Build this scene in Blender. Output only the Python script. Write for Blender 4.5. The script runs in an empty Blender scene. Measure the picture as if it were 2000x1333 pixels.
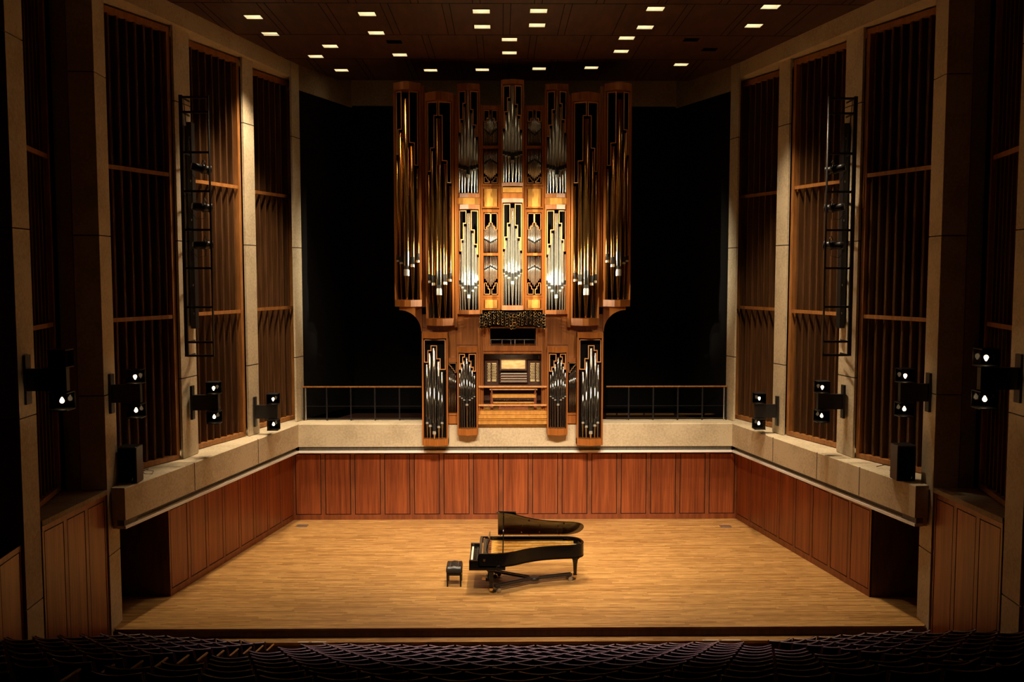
import bpy, bmesh, math, random
from mathutils import Vector, Matrix
random.seed(7)
SC = bpy.context.scene
COL = SC.collection
PI = math.pi
# ------------------------------------------------------------------ camera
F = 1818.0
CAM = Vector((-0.42, 0.0, 7.6))
pitch = math.radians(4.12); yaw = math.radians(0.68)
fw = Vector((math.sin(yaw)*math.cos(pitch), math.cos(yaw)*math.cos(pitch), -math.sin(pitch)))
rt = Vector((math.cos(yaw), -math.sin(yaw), 0.0)); up = rt.cross(fw)
cd = bpy.data.cameras.new('camera'); cam = bpy.data.objects.new('camera', cd); COL.objects.link(cam)
cam.location = CAM
cam.rotation_euler = Matrix((rt, up, -fw)).transposed().to_euler()
cd.lens = F/2000*36; cd.sensor_width = 36; cd.clip_start = 0.05; cd.clip_end = 200
SC.camera = cam

def ray(px, py): return fw*F + rt*(px-1000) + up*(666.5-py)
def at(px, py, Y):
    r = ray(px, py); return CAM + r*((Y-CAM.y)/r.y)
def atz(px, py, Z):
    r = ray(px, py); return CAM + r*((Z-CAM.z)/r.z)
# ------------------------------------------------------------------ world, exposure
w = bpy.data.worlds.new('hall_air'); SC.world = w; w.use_nodes = True
w.node_tree.nodes['Background'].inputs[0].default_value = (1.0, .62, .34, 1)
w.node_tree.nodes['Background'].inputs[1].default_value = 0.0003
SC.view_settings.view_transform = 'Standard'; SC.view_settings.look = 'None'
SC.view_settings.gamma = 1; SC.view_settings.exposure = 0.0
SC.view_settings.use_curve_mapping = False
# ------------------------------------------------------------------ lamps of the ceiling and the ladders, added fills
WARM = (1.0, .70, .38)
CEIL_Z = 13.95
# the downlights: photo position, lit?
ROWS = [
 ('front', [(495,33,1),(717,27,1),(940,22,1),(1052,21,1),(1280,17,1),(1505,13,1)]),
 ('second', [(528,66,1),(735,64,1),(942,52,1),(1049,49,1),(1260,53,1),(1472,50,1)]),
 ('third', [(645,90,1),(770,82,0),(995,77,1),(1224,74,1),(1350,78,0)]),
 ('fourth', [(617,110,1),(781,107,1),(995,103,1),(1213,100,1),(1386,97,0)]),
 ('rear', [(667,137,1),(841,137,1),(942,136,1),(1053,134,1),(1155,132,1),(1330,126,1)])]
DOWN = []
for rn, lst in ROWS:
    for i, (px, py, on) in enumerate(lst):
        p = atz(px, py, CEIL_Z); DOWN.append((rn, i, len(lst), p.x, p.y, on))

def spot(name, loc, target, power, deg, blend, radius, col=WARM):
    l = bpy.data.lights.new(name, 'SPOT'); l.energy = power; l.spot_size = math.radians(deg)
    l.spot_blend = blend; l.shadow_soft_size = radius; l.color = col
    o = bpy.data.objects.new(name, l); COL.objects.link(o); o.location = loc
    d = Vector(target)-Vector(loc); o.rotation_euler = d.to_track_quat('-Z', 'Y').to_euler()
    return o
DOWN_P = 700.0
for rn, i, n, x, y, on in DOWN:
    if not on: continue
    # rear lamps sit close over the organ and are the narrow kind; the front rows are wide floods
    k, deg = {'front': (1.2, 88), 'second': (1.2, 88), 'third': (.5, 56), 'fourth': (.10, 36), 'rear': (.012, 40)}[rn]
    if abs(x) < 4.5 and rn in ('front', 'second'): deg = 66; k *= .72
    if abs(x) > 4.5: k *= 3.1; deg = min(deg, 64)
    spot('overhead_beam', (x, y, CEIL_Z-.03), (x*1.12, y+(1.7 if abs(x) > 4.5 else -.3), 0), DOWN_P*k, deg, 1.0, .16, (1, .76, .48))
# added beam without a fixture, makes the bright pool round the piano
spot('overhead_beam', (0.3, 21.5, CEIL_Z-.03), (0.5, 22.6, 0), 3900, 36, 1.0, .25, (1, .76, .44))
# front-of-house spotlights in the ceiling slot over the seats, aimed at the rear of the stage
for x in (-3.0, 0.2, 3.2):
    spot('front_of_house_beam', (x, 11.5, 13.7), (x*.75, 26.8, 0.9), 8000, 38, 1.0, .12, (1, .79, .54))
# added fill with no fixture, brightens the rims of the front seat rows
spot('seat_rim_fill', (0, 20.6, 13.8), (0, 16.4, 0), 2500, 58, 1.0, .3, (1, .74, .72))
# spotlights on the two wall ladders, aimed at the organ
LAD = [(330, 10.12), (405, 9.2), (480, 8.3)]
for s in (-1, 1):
    for k, (_, z) in enumerate(LAD):
        spot('ladder_beam', (s*7.35, 22.95, z), (s*-.1, 28.0, 8.3+(z-9.2)*.35), 6400 if k else 2600, 29, 1.0, .09, (1, .86, .60))
# ------------------------------------------------------------------ materials
def nodes(name):
    m = bpy.data.materials.new(name); m.use_nodes = True
    nt = m.node_tree; b = nt.nodes['Principled BSDF']; return m, nt, b
def setp(b, rough=.5, metal=0., spec=.5, coat=0., coatr=.1):
    b.inputs['Roughness'].default_value = rough; b.inputs['Metallic'].default_value = metal
    b.inputs['Specular IOR Level'].default_value = spec
    b.inputs['Coat Weight'].default_value = coat; b.inputs['Coat Roughness'].default_value = coatr
def plain(name, c, rough=.5, metal=0., spec=.5, coat=0., coatr=.1):
    m, nt, b = nodes(name); b.inputs['Base Color'].default_value = (*c, 1); setp(b, rough, metal, spec, coat, coatr); return m
def noisy(name, c0, c1, scale=(8, 8, 8), nscale=1.0, rough=.5, metal=0., spec=.5, detail=4, bump=0., lo=.35, hi=.65, coat=0., coatr=.1, c2=None):
    m, nt, b = nodes(name); setp(b, rough, metal, spec, coat, coatr)
    tc = nt.nodes.new('ShaderNodeTexCoord'); mp = nt.nodes.new('ShaderNodeMapping')
    mp.inputs['Scale'].default_value = scale
    nz = nt.nodes.new('ShaderNodeTexNoise'); nz.inputs['Scale'].default_value = nscale; nz.inputs['Detail'].default_value = detail
    cr = nt.nodes.new('ShaderNodeValToRGB')
    cr.color_ramp.elements[0].position = lo; cr.color_ramp.elements[0].color = (*c0, 1)
    cr.color_ramp.elements[1].position = hi; cr.color_ramp.elements[1].color = (*c1, 1)
    if c2:
        e = cr.color_ramp.elements.new((lo+hi)/2); e.color = (*c2, 1)
    L = nt.links.new
    L(tc.outputs['Object'], mp.inputs[0]); L(mp.outputs[0], nz.inputs['Vector']); L(nz.outputs[0], cr.inputs[0])
    L(cr.outputs[0], b.inputs['Base Color'])
    if bump:
        bp = nt.nodes.new('ShaderNodeBump'); bp.inputs['Strength'].default_value = bump; bp.inputs['Distance'].default_value = .01
        L(nz.outputs[0], bp.inputs['Height']); L(bp.outputs[0], b.inputs['Normal'])
    return m
def emit(name, c, s):
    m, nt, b = nodes(name); b.inputs['Base Color'].default_value = (*c, 1)
    b.inputs['Emission Color'].default_value = (*c, 1); b.inputs['Emission Strength'].default_value = s; return m

def stage_wood():
    m, nt, b = nodes('stage_boards'); setp(b, .42, 0, .4, .15, .25); L = nt.links.new
    tc = nt.nodes.new('ShaderNodeTexCoord'); mp = nt.nodes.new('ShaderNodeMapping'); L(tc.outputs['Object'], mp.inputs[0])
    mp.inputs['Location'].default_value = (30, 30, 0)
    br = nt.nodes.new('ShaderNodeTexBrick'); L(mp.outputs[0], br.inputs['Vector'])
    sx = nt.nodes.new('ShaderNodeSeparateXYZ'); L(mp.outputs[0], sx.inputs[0])
    dv = nt.nodes.new('ShaderNodeMath'); dv.operation = 'DIVIDE'; dv.inputs[1].default_value = .06; L(sx.outputs[1], dv.inputs[0])
    fl_ = nt.nodes.new('ShaderNodeMath'); fl_.operation = 'FLOOR'; L(dv.outputs[0], fl_.inputs[0])
    wn = nt.nodes.new('ShaderNodeTexWhiteNoise'); wn.noise_dimensions = '1D'; L(fl_.outputs[0], wn.inputs['W'])
    ma = nt.nodes.new('ShaderNodeMath'); ma.operation = 'MULTIPLY_ADD'; ma.inputs[1].default_value = 7.3; L(wn.outputs[0], ma.inputs[0]); L(sx.outputs[0], ma.inputs[2])
    cb = nt.nodes.new('ShaderNodeCombineXYZ'); L(ma.outputs[0], cb.inputs[0]); L(sx.outputs[1], cb.inputs[1]); L(cb.outputs[0], br.inputs['Vector'])
    br.inputs['Scale'].default_value = 1.0; br.inputs['Brick Width'].default_value = 1.1; br.inputs['Row Height'].default_value = .06
    br.inputs['Mortar Size'].default_value = .0022; br.inputs['Mortar Smooth'].default_value = .3
    br.inputs['Color1'].default_value = (.66, .41, .155, 1); br.inputs['Color2'].default_value = (.38, .205, .066, 1)
    br.inputs['Mortar'].default_value = (.22, .10, .03, 1); br.offset = 0; br.inputs['Bias'].default_value = -.05
    mp2 = nt.nodes.new('ShaderNodeMapping'); mp2.inputs['Scale'].default_value = (1.6, 26, 1); L(tc.outputs['Object'], mp2.inputs[0])
    nz = nt.nodes.new('ShaderNodeTexNoise'); nz.inputs['Scale'].default_value = 1.6; nz.inputs['Detail'].default_value = 6; L(mp2.outputs[0], nz.inputs['Vector'])
    cr = nt.nodes.new('ShaderNodeValToRGB'); cr.color_ramp.elements[0].position = .3; cr.color_ramp.elements[0].color = (.52, .45, .38, 1)
    cr.color_ramp.elements[1].position = .68; cr.color_ramp.elements[1].color = (1.18, 1.12, 1.05, 1); L(nz.outputs[0], cr.inputs[0])
    mx = nt.nodes.new('ShaderNodeMix'); mx.data_type = 'RGBA'; mx.blend_type = 'MULTIPLY'; mx.inputs[0].default_value = 1
    L(br.outputs['Color'], mx.inputs[6]); L(cr.outputs[0], mx.inputs[7]); L(mx.outputs[2], b.inputs['Base Color']); return m
def veneer(name, c0, c1, c2, per=.9, rough=.4, coat=.25, axis='XY'):
    # vertical bookmatched grain
    m, nt, b = nodes(name); setp(b, rough, 0, .4, coat, .25); L = nt.links.new
    tc = nt.nodes.new('ShaderNodeTexCoord'); mp = nt.nodes.new('ShaderNodeMapping'); L(tc.outputs['Object'], mp.inputs[0])
    mp.inputs['Scale'].default_value = (6.5, 6.5, .22)
    nz = nt.nodes.new('ShaderNodeTexNoise'); nz.inputs['Scale'].default_value = 1; nz.inputs['Detail'].default_value = 5; L(mp.outputs[0], nz.inputs['Vector'])
    mp2 = nt.nodes.new('ShaderNodeMapping'); L(tc.outputs['Object'], mp2.inputs[0]); mp2.inputs['Scale'].default_value = (28, 28, .9)
    n2 = nt.nodes.new('ShaderNodeTexNoise'); n2.inputs['Scale'].default_value = 1; n2.inputs['Detail'].default_value = 4; L(mp2.outputs[0], n2.inputs['Vector'])
    ad = nt.nodes.new('ShaderNodeMath'); ad.operation = 'MULTIPLY_ADD'; ad.inputs[1].default_value = .45; L(n2.outputs[0], ad.inputs[0])
    ml = nt.nodes.new('ShaderNodeMath'); ml.operation = 'MULTIPLY'; ml.inputs[1].default_value = .55; L(nz.outputs[0], ml.inputs[0]); L(ml.outputs[0], ad.inputs[2])
    cr = nt.nodes.new('ShaderNodeValToRGB'); e = cr.color_ramp.elements
    e[0].position = .36; e[0].color = (*c0, 1); e[1].position = .64; e[1].color = (*c2, 1); k = e.new(.5); k.color = (*c1, 1)
    L(ad.outputs[0], cr.inputs[0]); L(cr.outputs[0], b.inputs['Base Color']); return m
def concrete(name, c, dark):
    m, nt, b = nodes(name); setp(b, .85, 0, .25); L = nt.links.new
    tc = nt.nodes.new('ShaderNodeTexCoord')
    n1 = nt.nodes.new('ShaderNodeTexNoise'); n1.inputs['Scale'].default_value = 16; n1.inputs['Detail'].default_value = 6; L(tc.outputs['Object'], n1.inputs['Vector'])
    n2 = nt.nodes.new('ShaderNodeTexNoise'); n2.inputs['Scale'].default_value = 1.3; n2.inputs['Detail'].default_value = 5; L(tc.outputs['Object'], n2.inputs['Vector'])
    ad = nt.nodes.new('ShaderNodeMath'); ad.operation = 'ADD'; L(n1.outputs[0], ad.inputs[0]); L(n2.outputs[0], ad.inputs[1])
    cr = nt.nodes.new('ShaderNodeValToRGB'); e = cr.color_ramp.elements
    hf = nt.nodes.new('ShaderNodeMath'); hf.operation = 'MULTIPLY'; hf.inputs[1].default_value = .5; L(ad.outputs[0], hf.inputs[0])
    e[0].position = .36; e[0].color = (*dark, 1); e[1].position = .55; e[1].color = (*c, 1); L(hf.outputs[0], cr.inputs[0]); L(cr.outputs[0], b.inputs['Base Color'])
    bp = nt.nodes.new('ShaderNodeBump'); bp.inputs['Strength'].default_value = .25; bp.inputs['Distance'].default_value = .01
    L(n1.outputs[0], bp.inputs['Height']); L(bp.outputs[0], b.inputs['Normal']); return m

M = {}
M['stage'] = stage_wood()
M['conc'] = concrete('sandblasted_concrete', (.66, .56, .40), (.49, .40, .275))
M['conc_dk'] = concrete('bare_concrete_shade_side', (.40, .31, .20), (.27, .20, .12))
M['panel'] = veneer('red_brown_veneer', (.15, .030, .008), (.255, .058, .015), (.37, .092, .024))
M['stile'] = noisy('red_brown_stile', (.17, .040, .011), (.27, .07, .02), (3, 3, .6), 3, .42, coat=.2, coatr=.25)
M['riser'] = noisy('dark_riser_wood', (.06, .016, .006), (.10, .028, .010), (3, 3, .6), 3, .5)
M['slat'] = noisy('varnished_walnut_slats', (.075, .034, .014), (.145, .068, .029), (9, 9, .4), 2, .26, spec=.6, coat=.35, coatr=.12)
M['wframe'] = noisy('stained_oak_frame', (.28, .11, .028), (.42, .18, .05), (6, 6, 1), 2, .4)
M['oak'] = veneer('honey_oak', (.26, .080, .015), (.35, .115, .023), (.46, .165, .034), rough=.38)
M['oak_lt'] = noisy('light_oak_panel', (.52, .24, .045), (.68, .34, .075), (5, 5, 2), 2, .4, coat=.2)
M['oak_edge'] = noisy('pale_oak_edge', (.60, .27, .10), (.75, .38, .16), (4, 4, 1), 2, .4)
M['black'] = plain('black_cloth', (.006, .005, .005), .95, spec=.1)
M['dark'] = plain('dark_interior', (.012, .008, .006), .8, spec=.2)
M['blackmetal'] = plain('black_painted_steel', (.012, .011, .012), .38, spec=.5)
M['ceil'] = noisy('dark_ceiling_veneer', (.052, .020, .011), (.095, .037, .019), (2.2, .5, 1), 2, .5, detail=5)
def metal(name, c0, c1, rough, scale, dust):
    m = bpy.data.materials.new(name); m.use_nodes = True; nt = m.node_tree; nt.nodes.remove(nt.nodes['Principled BSDF']); L = nt.links.new
    tc = nt.nodes.new('ShaderNodeTexCoord'); mp = nt.nodes.new('ShaderNodeMapping'); mp.inputs['Scale'].default_value = scale
    nz = nt.nodes.new('ShaderNodeTexNoise'); nz.inputs['Scale'].default_value = 2; nz.inputs['Detail'].default_value = 6
    cr = nt.nodes.new('ShaderNodeValToRGB'); cr.color_ramp.elements[0].position = .35; cr.color_ramp.elements[0].color = (*c0, 1)
    cr.color_ramp.elements[1].position = .65; cr.color_ramp.elements[1].color = (*c1, 1)
    g = nt.nodes.new('ShaderNodeBsdfAnisotropic') if False else nt.nodes.new('ShaderNodeBsdfGlossy'); g.distribution = 'BECKMANN'; g.inputs['Roughness'].default_value = rough
    d = nt.nodes.new('ShaderNodeBsdfDiffuse'); mx = nt.nodes.new('ShaderNodeMixShader'); mx.inputs[0].default_value = dust
    L(tc.outputs['Object'], mp.inputs[0]); L(mp.outputs[0], nz.inputs['Vector']); L(nz.outputs[0], cr.inputs[0])
    L(cr.outputs[0], g.inputs['Color']); L(cr.outputs[0], d.inputs['Color']); L(g.outputs[0], mx.inputs[1]); L(d.outputs[0], mx.inputs[2])
    L(mx.outputs[0], nt.nodes['Material Output'].inputs[0]); return m
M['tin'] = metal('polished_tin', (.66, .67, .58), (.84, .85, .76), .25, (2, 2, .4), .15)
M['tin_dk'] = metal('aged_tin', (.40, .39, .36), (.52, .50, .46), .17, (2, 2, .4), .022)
M['copper'] = metal('tarnished_copper', (.34, .16, .045), (.54, .30, .09), .25, (3, 3, .35), .03)
M['mouth'] = plain('pipe_mouth_shadow', (.02, .018, .016), .5, spec=.3)
M['lip'] = plain('pipe_lip', (.75, .72, .64), .35, .6)
M['strip'] = plain('white_painted_ledge', (.95, .94, .92), .4)
M['grille'] = noisy('grey_slot_grille', (.10, .09, .075), (.20, .18, .15), (60, 60, 1), 2, .7)
M['piano'] = plain('black_lacquer', (.004, .0035, .0035), .12, spec=.32)
M['lidin'] = plain('lacquer_lid_underside', (.020, .006, .003), .16, spec=.25)
M['gold'] = noisy('gold_lacquered_plate', (.72, .44, .10), (.95, .68, .24), (4, 14, 1), 2, .3, .55)
M['spruce'] = noisy('soundboard_spruce', (.75, .42, .13), (.92, .60, .24), (2, 24, 1), 2, .35)
M['brass'] = plain('brass', (.80, .52, .18), .22, 1.0)
M['ivory'] = plain('white_keys', (.80, .78, .72), .25)
M['leather'] = plain('black_leather', (.012, .011, .011), .34, spec=.5)
M['glass'] = None
M['bulb'] = emit('lamp_bulb', (1, .80, .50), 70)
M['lampglow'] = emit('downlight_lamp', (1, .86, .60), 4.5)
M['reflector'] = plain('downlight_reflector', (.80, .74, .62), .35)
M['fabric'] = noisy('maroon_seat_fabric', (.035, .007, .010), (.06, .012, .017), (60, 60, 60), 1, .85, spec=.2)
M['shell'] = plain('seat_shell', (.030, .008, .010), .35, spec=.5)
M['rim'] = plain('seat_rim_catchlight', (.72, .55, .58), .3, spec=.8)  # pale pink carries the stage light caught along the seat-back top
M['armwood'] = noisy('armrest_oak', (.48, .22, .07), (.62, .32, .11), (4, 12, 4), 2, .35)
M['carpet'] = plain('dark_aisle_floor', (.030, .012, .009), .9, spec=.1)
M['steel'] = plain('brushed_steel', (.55, .52, .48), .35, .9)
M['paper'] = noisy('lit_music_rack_wood', (.60, .44, .20), (.80, .64, .36), (3, 3, 8), 2, .5)
M['tape'] = plain('white_tape', (.85, .78, .62), .6)
m, nt, b = nodes('smoked_acrylic'); nt.nodes.remove(b)
out = nt.nodes['Material Output']
tr = nt.nodes.new('ShaderNodeBsdfTransparent'); tr.inputs[0].default_value = (.13, .11, .09, 1)
gl = nt.nodes.new('ShaderNodeBsdfGlossy'); gl.inputs[0].default_value = (1, 1, 1, 1); gl.inputs['Roughness'].default_value = .02
mx = nt.nodes.new('ShaderNodeMixShader'); mx.inputs[0].default_value = .009
nt.links.new(tr.outputs[0], mx.inputs[1]); nt.links.new(gl.outputs[0], mx.inputs[2]); nt.links.new(mx.outputs[0], out.inputs[0])
M['glass'] = m
# ------------------------------------------------------------------ mesh builder
class MB:
    def __init__(s): s.v = []; s.f = []; s.fm = []; s.fs = []
    def add(s, vs, fs, mi=0, sm=False):
        o = len(s.v); s.v += [tuple(v) for v in vs]
        for f in fs: s.f.append([i+o for i in f]); s.fm.append(mi); s.fs.append(sm)
        return s
    def box(s, a, b, mi=0):
        x0, y0, z0 = a; x1, y1, z1 = b
        if x0 > x1: x0, x1 = x1, x0
        if y0 > y1: y0, y1 = y1, y0
        if z0 > z1: z0, z1 = z1, z0
        vs = [(x0,y0,z0),(x1,y0,z0),(x1,y1,z0),(x0,y1,z0),(x0,y0,z1),(x1,y0,z1),(x1,y1,z1),(x0,y1,z1)]
        return s.add(vs, [(0,3,2,1),(4,5,6,7),(0,1,5,4),(1,2,6,5),(2,3,7,6),(3,0,4,7)], mi)
    def bbox(s, a, b, r=.01, mi=0):
        # box with chamfered vertical edges and top
        x0, y0, z0 = a; x1, y1, z1 = b
        def ring(z, k): 
            return [(x0+r+k,y0+k,z),(x1-r-k,y0+k,z),(x1-k,y0+r+k,z),(x1-k,y1-r-k,z),(x1-r-k,y1-k,z),(x0+r+k,y1-k,z),(x0+k,y1-r-k,z),(x0+k,y0+r+k,z)]
        return s.rings([ring(z0, r), ring(z0+r, 0), ring(z1-r, 0), ring(z1, r)], mi, False)
    def rings(s, rs, mi=0, sm=False, cap=True, close=True):
        n = len(rs[0]); vs = [p for r in rs for p in r]; fs = []
        for k in range(len(rs)-1):
            for i in range(n if close else n-1):
                j = (i+1) % n; fs.append((k*n+i, k*n+j, (k+1)*n+j, (k+1)*n+i))
        s.add(vs, fs, mi, sm)
        if cap:
            o = len(s.v)-len(vs)
            s.f.append([o+i for i in range(n)][::-1]); s.fm.append(mi); s.fs.append(False)
            s.f.append([o+(len(rs)-1)*n+i for i in range(n)]); s.fm.append(mi); s.fs.append(False)
        return s
    def prism(s, poly, z0, z1, mi=0):          # plan polygon, vertical
        return s.rings([[(x, y, z0) for x, y in poly], [(x, y, z1) for x, y in poly]], mi)
    def prismy(s, poly, y0, y1, mi=0):         # front polygon (x,z), along y
        return s.rings([[(x, y0, z) for x, z in poly], [(x, y1, z) for x, z in poly]], mi)
    def lathe(s, prof, x, y, n=16, mi=0, z0=0, sm=True):
        rs = [[(x+r*math.cos(2*PI*i/n), y+r*math.sin(2*PI*i/n), z0+z) for i in range(n)] for r, z in prof]
        return s.rings(rs, mi, sm)
    def tube(s, pts, r, n=8, mi=0, sm=True, closed=False):
        pts = [Vector(p) for p in pts]; rs = []; N = len(pts)
        rr = r if isinstance(r, (list, tuple)) else [r]*N
        u = None
        for i, p in enumerate(pts):
            a = pts[max(0, i-1)]; b = pts[min(N-1, i+1)]
            if closed: a = pts[(i-1) % N]; b = pts[(i+1) % N]
            t = (b-a).normalized()
            if u is None:
                u = t.cross(Vector((0, 0, 1)))
                if u.length < .01: u = t.cross(Vector((0, 1, 0)))
            u = (u - t*u.dot(t)).normalized(); v = t.cross(u)
            rs.append([tuple(p+u*rr[i]*math.cos(2*PI*k/n)+v*rr[i]*math.sin(2*PI*k/n)) for k in range(n)])
        if closed: rs.append(rs[0])
        return s.rings(rs, mi, sm, cap=not closed)
    def obb(s, c, ax, ay, az, mi=0):           # oriented box from centre and half-vectors
        c = Vector(c); ax = Vector(ax); ay = Vector(ay); az = Vector(az)
        vs = [c-ax-ay-az, c+ax-ay-az, c+ax+ay-az, c-ax+ay-az, c-ax-ay+az, c+ax-ay+az, c+ax+ay+az, c-ax+ay+az]
        return s.add(vs, [(0,3,2,1),(4,5,6,7),(0,1,5,4),(1,2,6,5),(2,3,7,6),(3,0,4,7)], mi)
    def bar(s, a, b, w, h, mi=0):              # rectangular bar between points, w horizontal, h other
        a = Vector(a); b = Vector(b); t = (b-a).normalized()
        u = t.cross(Vector((0, 0, 1)))
        if u.length < .01: u = Vector((1, 0, 0))
        u.normalize(); v = u.cross(t)
        return s.obb((a+b)/2, (b-a)/2, u*w/2, v*h/2, mi)
ORI = {}
def build(name, mb, mats, parent=None, fix=True):
    if not isinstance(mats, (list, tuple)): mats = [mats]
    o0 = ORI.get(parent.name, Vector((0, 0, 0))) if parent else None
    if o0 is None:   # top level mesh: origin at its base centre
        xs = [v[0] for v in mb.v]; ys = [v[1] for v in mb.v]; zs = [v[2] for v in mb.v]
        o0 = Vector(((min(xs)+max(xs))/2, (min(ys)+max(ys))/2, min(zs)))
        loc = o0
    else: loc = Vector((0, 0, 0))
    me = bpy.data.meshes.new(name)
    me.from_pydata([(v[0]-o0.x, v[1]-o0.y, v[2]-o0.z) for v in mb.v], [], mb.f)
    for m_ in mats: me.materials.append(m_)
    for p, mi, sm in zip(me.polygons, mb.fm, mb.fs): p.material_index = mi; p.use_smooth = sm
    if fix:
        bm = bmesh.new(); bm.from_mesh(me); bmesh.ops.recalc_face_normals(bm, faces=bm.faces); bm.to_mesh(me); bm.free()
    o = bpy.data.objects.new(name, me); COL.objects.link(o); o.location = loc
    if parent: o.parent = parent; ORI[o.name] = o0
    else: ORI[o.name] = o0
    return o
def thing(name, label, cat, loc, group=None, kind=None):
    o = bpy.data.objects.new(name, None); COL.objects.link(o); o.location = loc; o.empty_display_size = .1
    ORI[o.name] = Vector(loc); tag(o, label, cat, group, kind); return o
def tag(o, label=None, cat=None, group=None, kind=None):
    if label: o['label'] = label
    if cat: o['category'] = cat
    if group: o['group'] = group
    if kind: o['kind'] = kind
    return o
def struct(name, mb, mats, label=None):
    o = build(name, mb, mats); o['kind'] = 'structure'
    if label: o['label'] = label
    return o
def dup(root):
    r = root.copy(); COL.objects.link(r)
    for ch in list(root.children):
        c = ch.copy(); COL.objects.link(c); c.parent = r
        for g in list(ch.children):
            d = g.copy(); COL.objects.link(d); d.parent = c
    return r
SIDE = {-1: 'left', 1: 'right'}
ORD = ['first','second','third','fourth','fifth','sixth','seventh','eighth','ninth','tenth','eleventh','twelfth','thirteenth','fourteenth','fifteenth','sixteenth','seventeenth','eighteenth','nineteenth','twentieth']
X0 = 0.03          # room axis
def S(s, x): return X0 + s*x
PT, PB = 3.06, 2.17   # parapet top and underside
# ------------------------------------------------------------------ floor of the stage
FRONT = 19.54
mb = MB()
mb.prism([(-13, 32.5), (-13, 21.0), (-9.2, 20.2), (S(-1,8.70), FRONT), (S(1,8.70), FRONT), (9.2, 20.2), (13, 21.0), (13, 32.5)], -.05, 0)
struct('floor_stage', mb, M['stage'])
mb = MB(); mb.box((-8.75, FRONT, -1.0), (8.8, FRONT+.06, -.052)); struct('trim_1', mb, M['riser'])
mb = MB(); mb.box((-8.7, FRONT-.27, -.26), (8.75, FRONT-.001, -.20)); struct('floor_apron', mb, M['stage'])
mb = MB(); mb.box((-8.7, FRONT-.25, -1.0), (8.75, FRONT-.20, -.262)); struct('trim_2', mb, M['riser'])
for px0, px1, py in ((585, 606, 1249.5), (612, 640, 1250), (1371, 1402, 1253), (1408, 1445, 1253.5)):
    a = atz(px0, 1249, -.198); b_ = atz(px1, 1249, -.198)
    mb = MB(); mb.box((a.x, FRONT-.268, -.199), (b_.x, FRONT-.23, -.194))
    side = 'left' if px0 < 1000 else 'right'
    tag(build('tape_strip', mb, M['tape']), 'strip of white tape on the apron step, %s one at the %s' % ('outer' if px0 in (585, 1408) else 'inner', side), 'tape', 'white tape marks along the apron')
# ------------------------------------------------------------------ wood panelled stage walls
def panel_wall(name, p0, p1, z0, z1, n, inset=.30, thick=.10, first=True):
    # wall face from p0 to p1 (front side to the left of the direction), n panels, raised stiles
    p0 = Vector((*p0, 0)); p1 = Vector((*p1, 0)); d = (p1-p0); Ln = d.length; d.normalize(); nrm = Vector((d.y, -d.x, 0))
    mb = MB()
    def P(u, z, k): 
        q = p0+d*u+nrm*k; return Vector((q.x, q.y, z))
    def slab(u0, u1, za, zb, k0, k1, mi):
        mb.add([P(u0,za,k0),P(u1,za,k0),P(u1,za,k1),P(u0,za,k1),P(u0,zb,k0),P(u1,zb,k0),P(u1,zb,k1),P(u0,zb,k1)],
               [(0,3,2,1),(4,5,6,7),(0,1,5,4),(1,2,6,5),(2,3,7,6),(3,0,4,7)], mi)
    slab(0, Ln, z0, z1, -thick, -.022, 2)
    wst = .06; pw = Ln/n; gap = .024
    slab(0, Ln, z0, z0+.16, -.021, .0, 1); slab(0, Ln, z1-.10, z1, -.021, .0, 1)
    for i in range(n+1):
        c = i*pw; a = max(0, c-wst/2-.03); b2 = min(Ln, c+wst/2+.03)
        slab(a+gap*0, b2, z0+.161, z1-.101, -.021, -.003, 1)
    for i in range(n):
        a = i*pw+wst/2+.03+gap; b2 = (i+1)*pw-wst/2-.03-gap
        slab(a, b2, z0+.16+gap, z1-.10-gap, -.021, -.006, 0)
    return struct(name, mb, [M['panel'], M['stile'], M['dark']])
BX = 6.86; BY = 28.42
panel_wall('wall_back', (S(-1,BX), BY), (S(1,BX), BY), 0, 2.165, 15)
panel_wall('wall_left', (S(-1,8.25), 21.58), (S(-1,BX), BY), 0, 2.165, 8)
panel_wall('wall_right', (S(1,BX), BY), (S(1,8.22), 21.35), 0, 2.165, 8)
# passages at the stage front: dark return walls
for s in (-1, 1):
    ye = 21.58 if s < 0 else 21.35
    mb = MB(); mb.box((S(s,8.27), ye, 0), (S(s,12.9), ye+.12, 2.055)); struct('wall_passage_'+SIDE[s], mb, M['riser'])
    mb = MB(); mb.box((S(s,11.9), 19.9, 0), (S(s,12.0), 21.3, 2.05)); struct('wall_passage_end_'+SIDE[s], mb, M['black'])
    mb = MB(); mb.box((S(s,8.5), 20.12, 2.06), (S(s,12.9), 22, 2.16)); struct('ceiling_passage_'+SIDE[s], mb, M['dark'])
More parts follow.
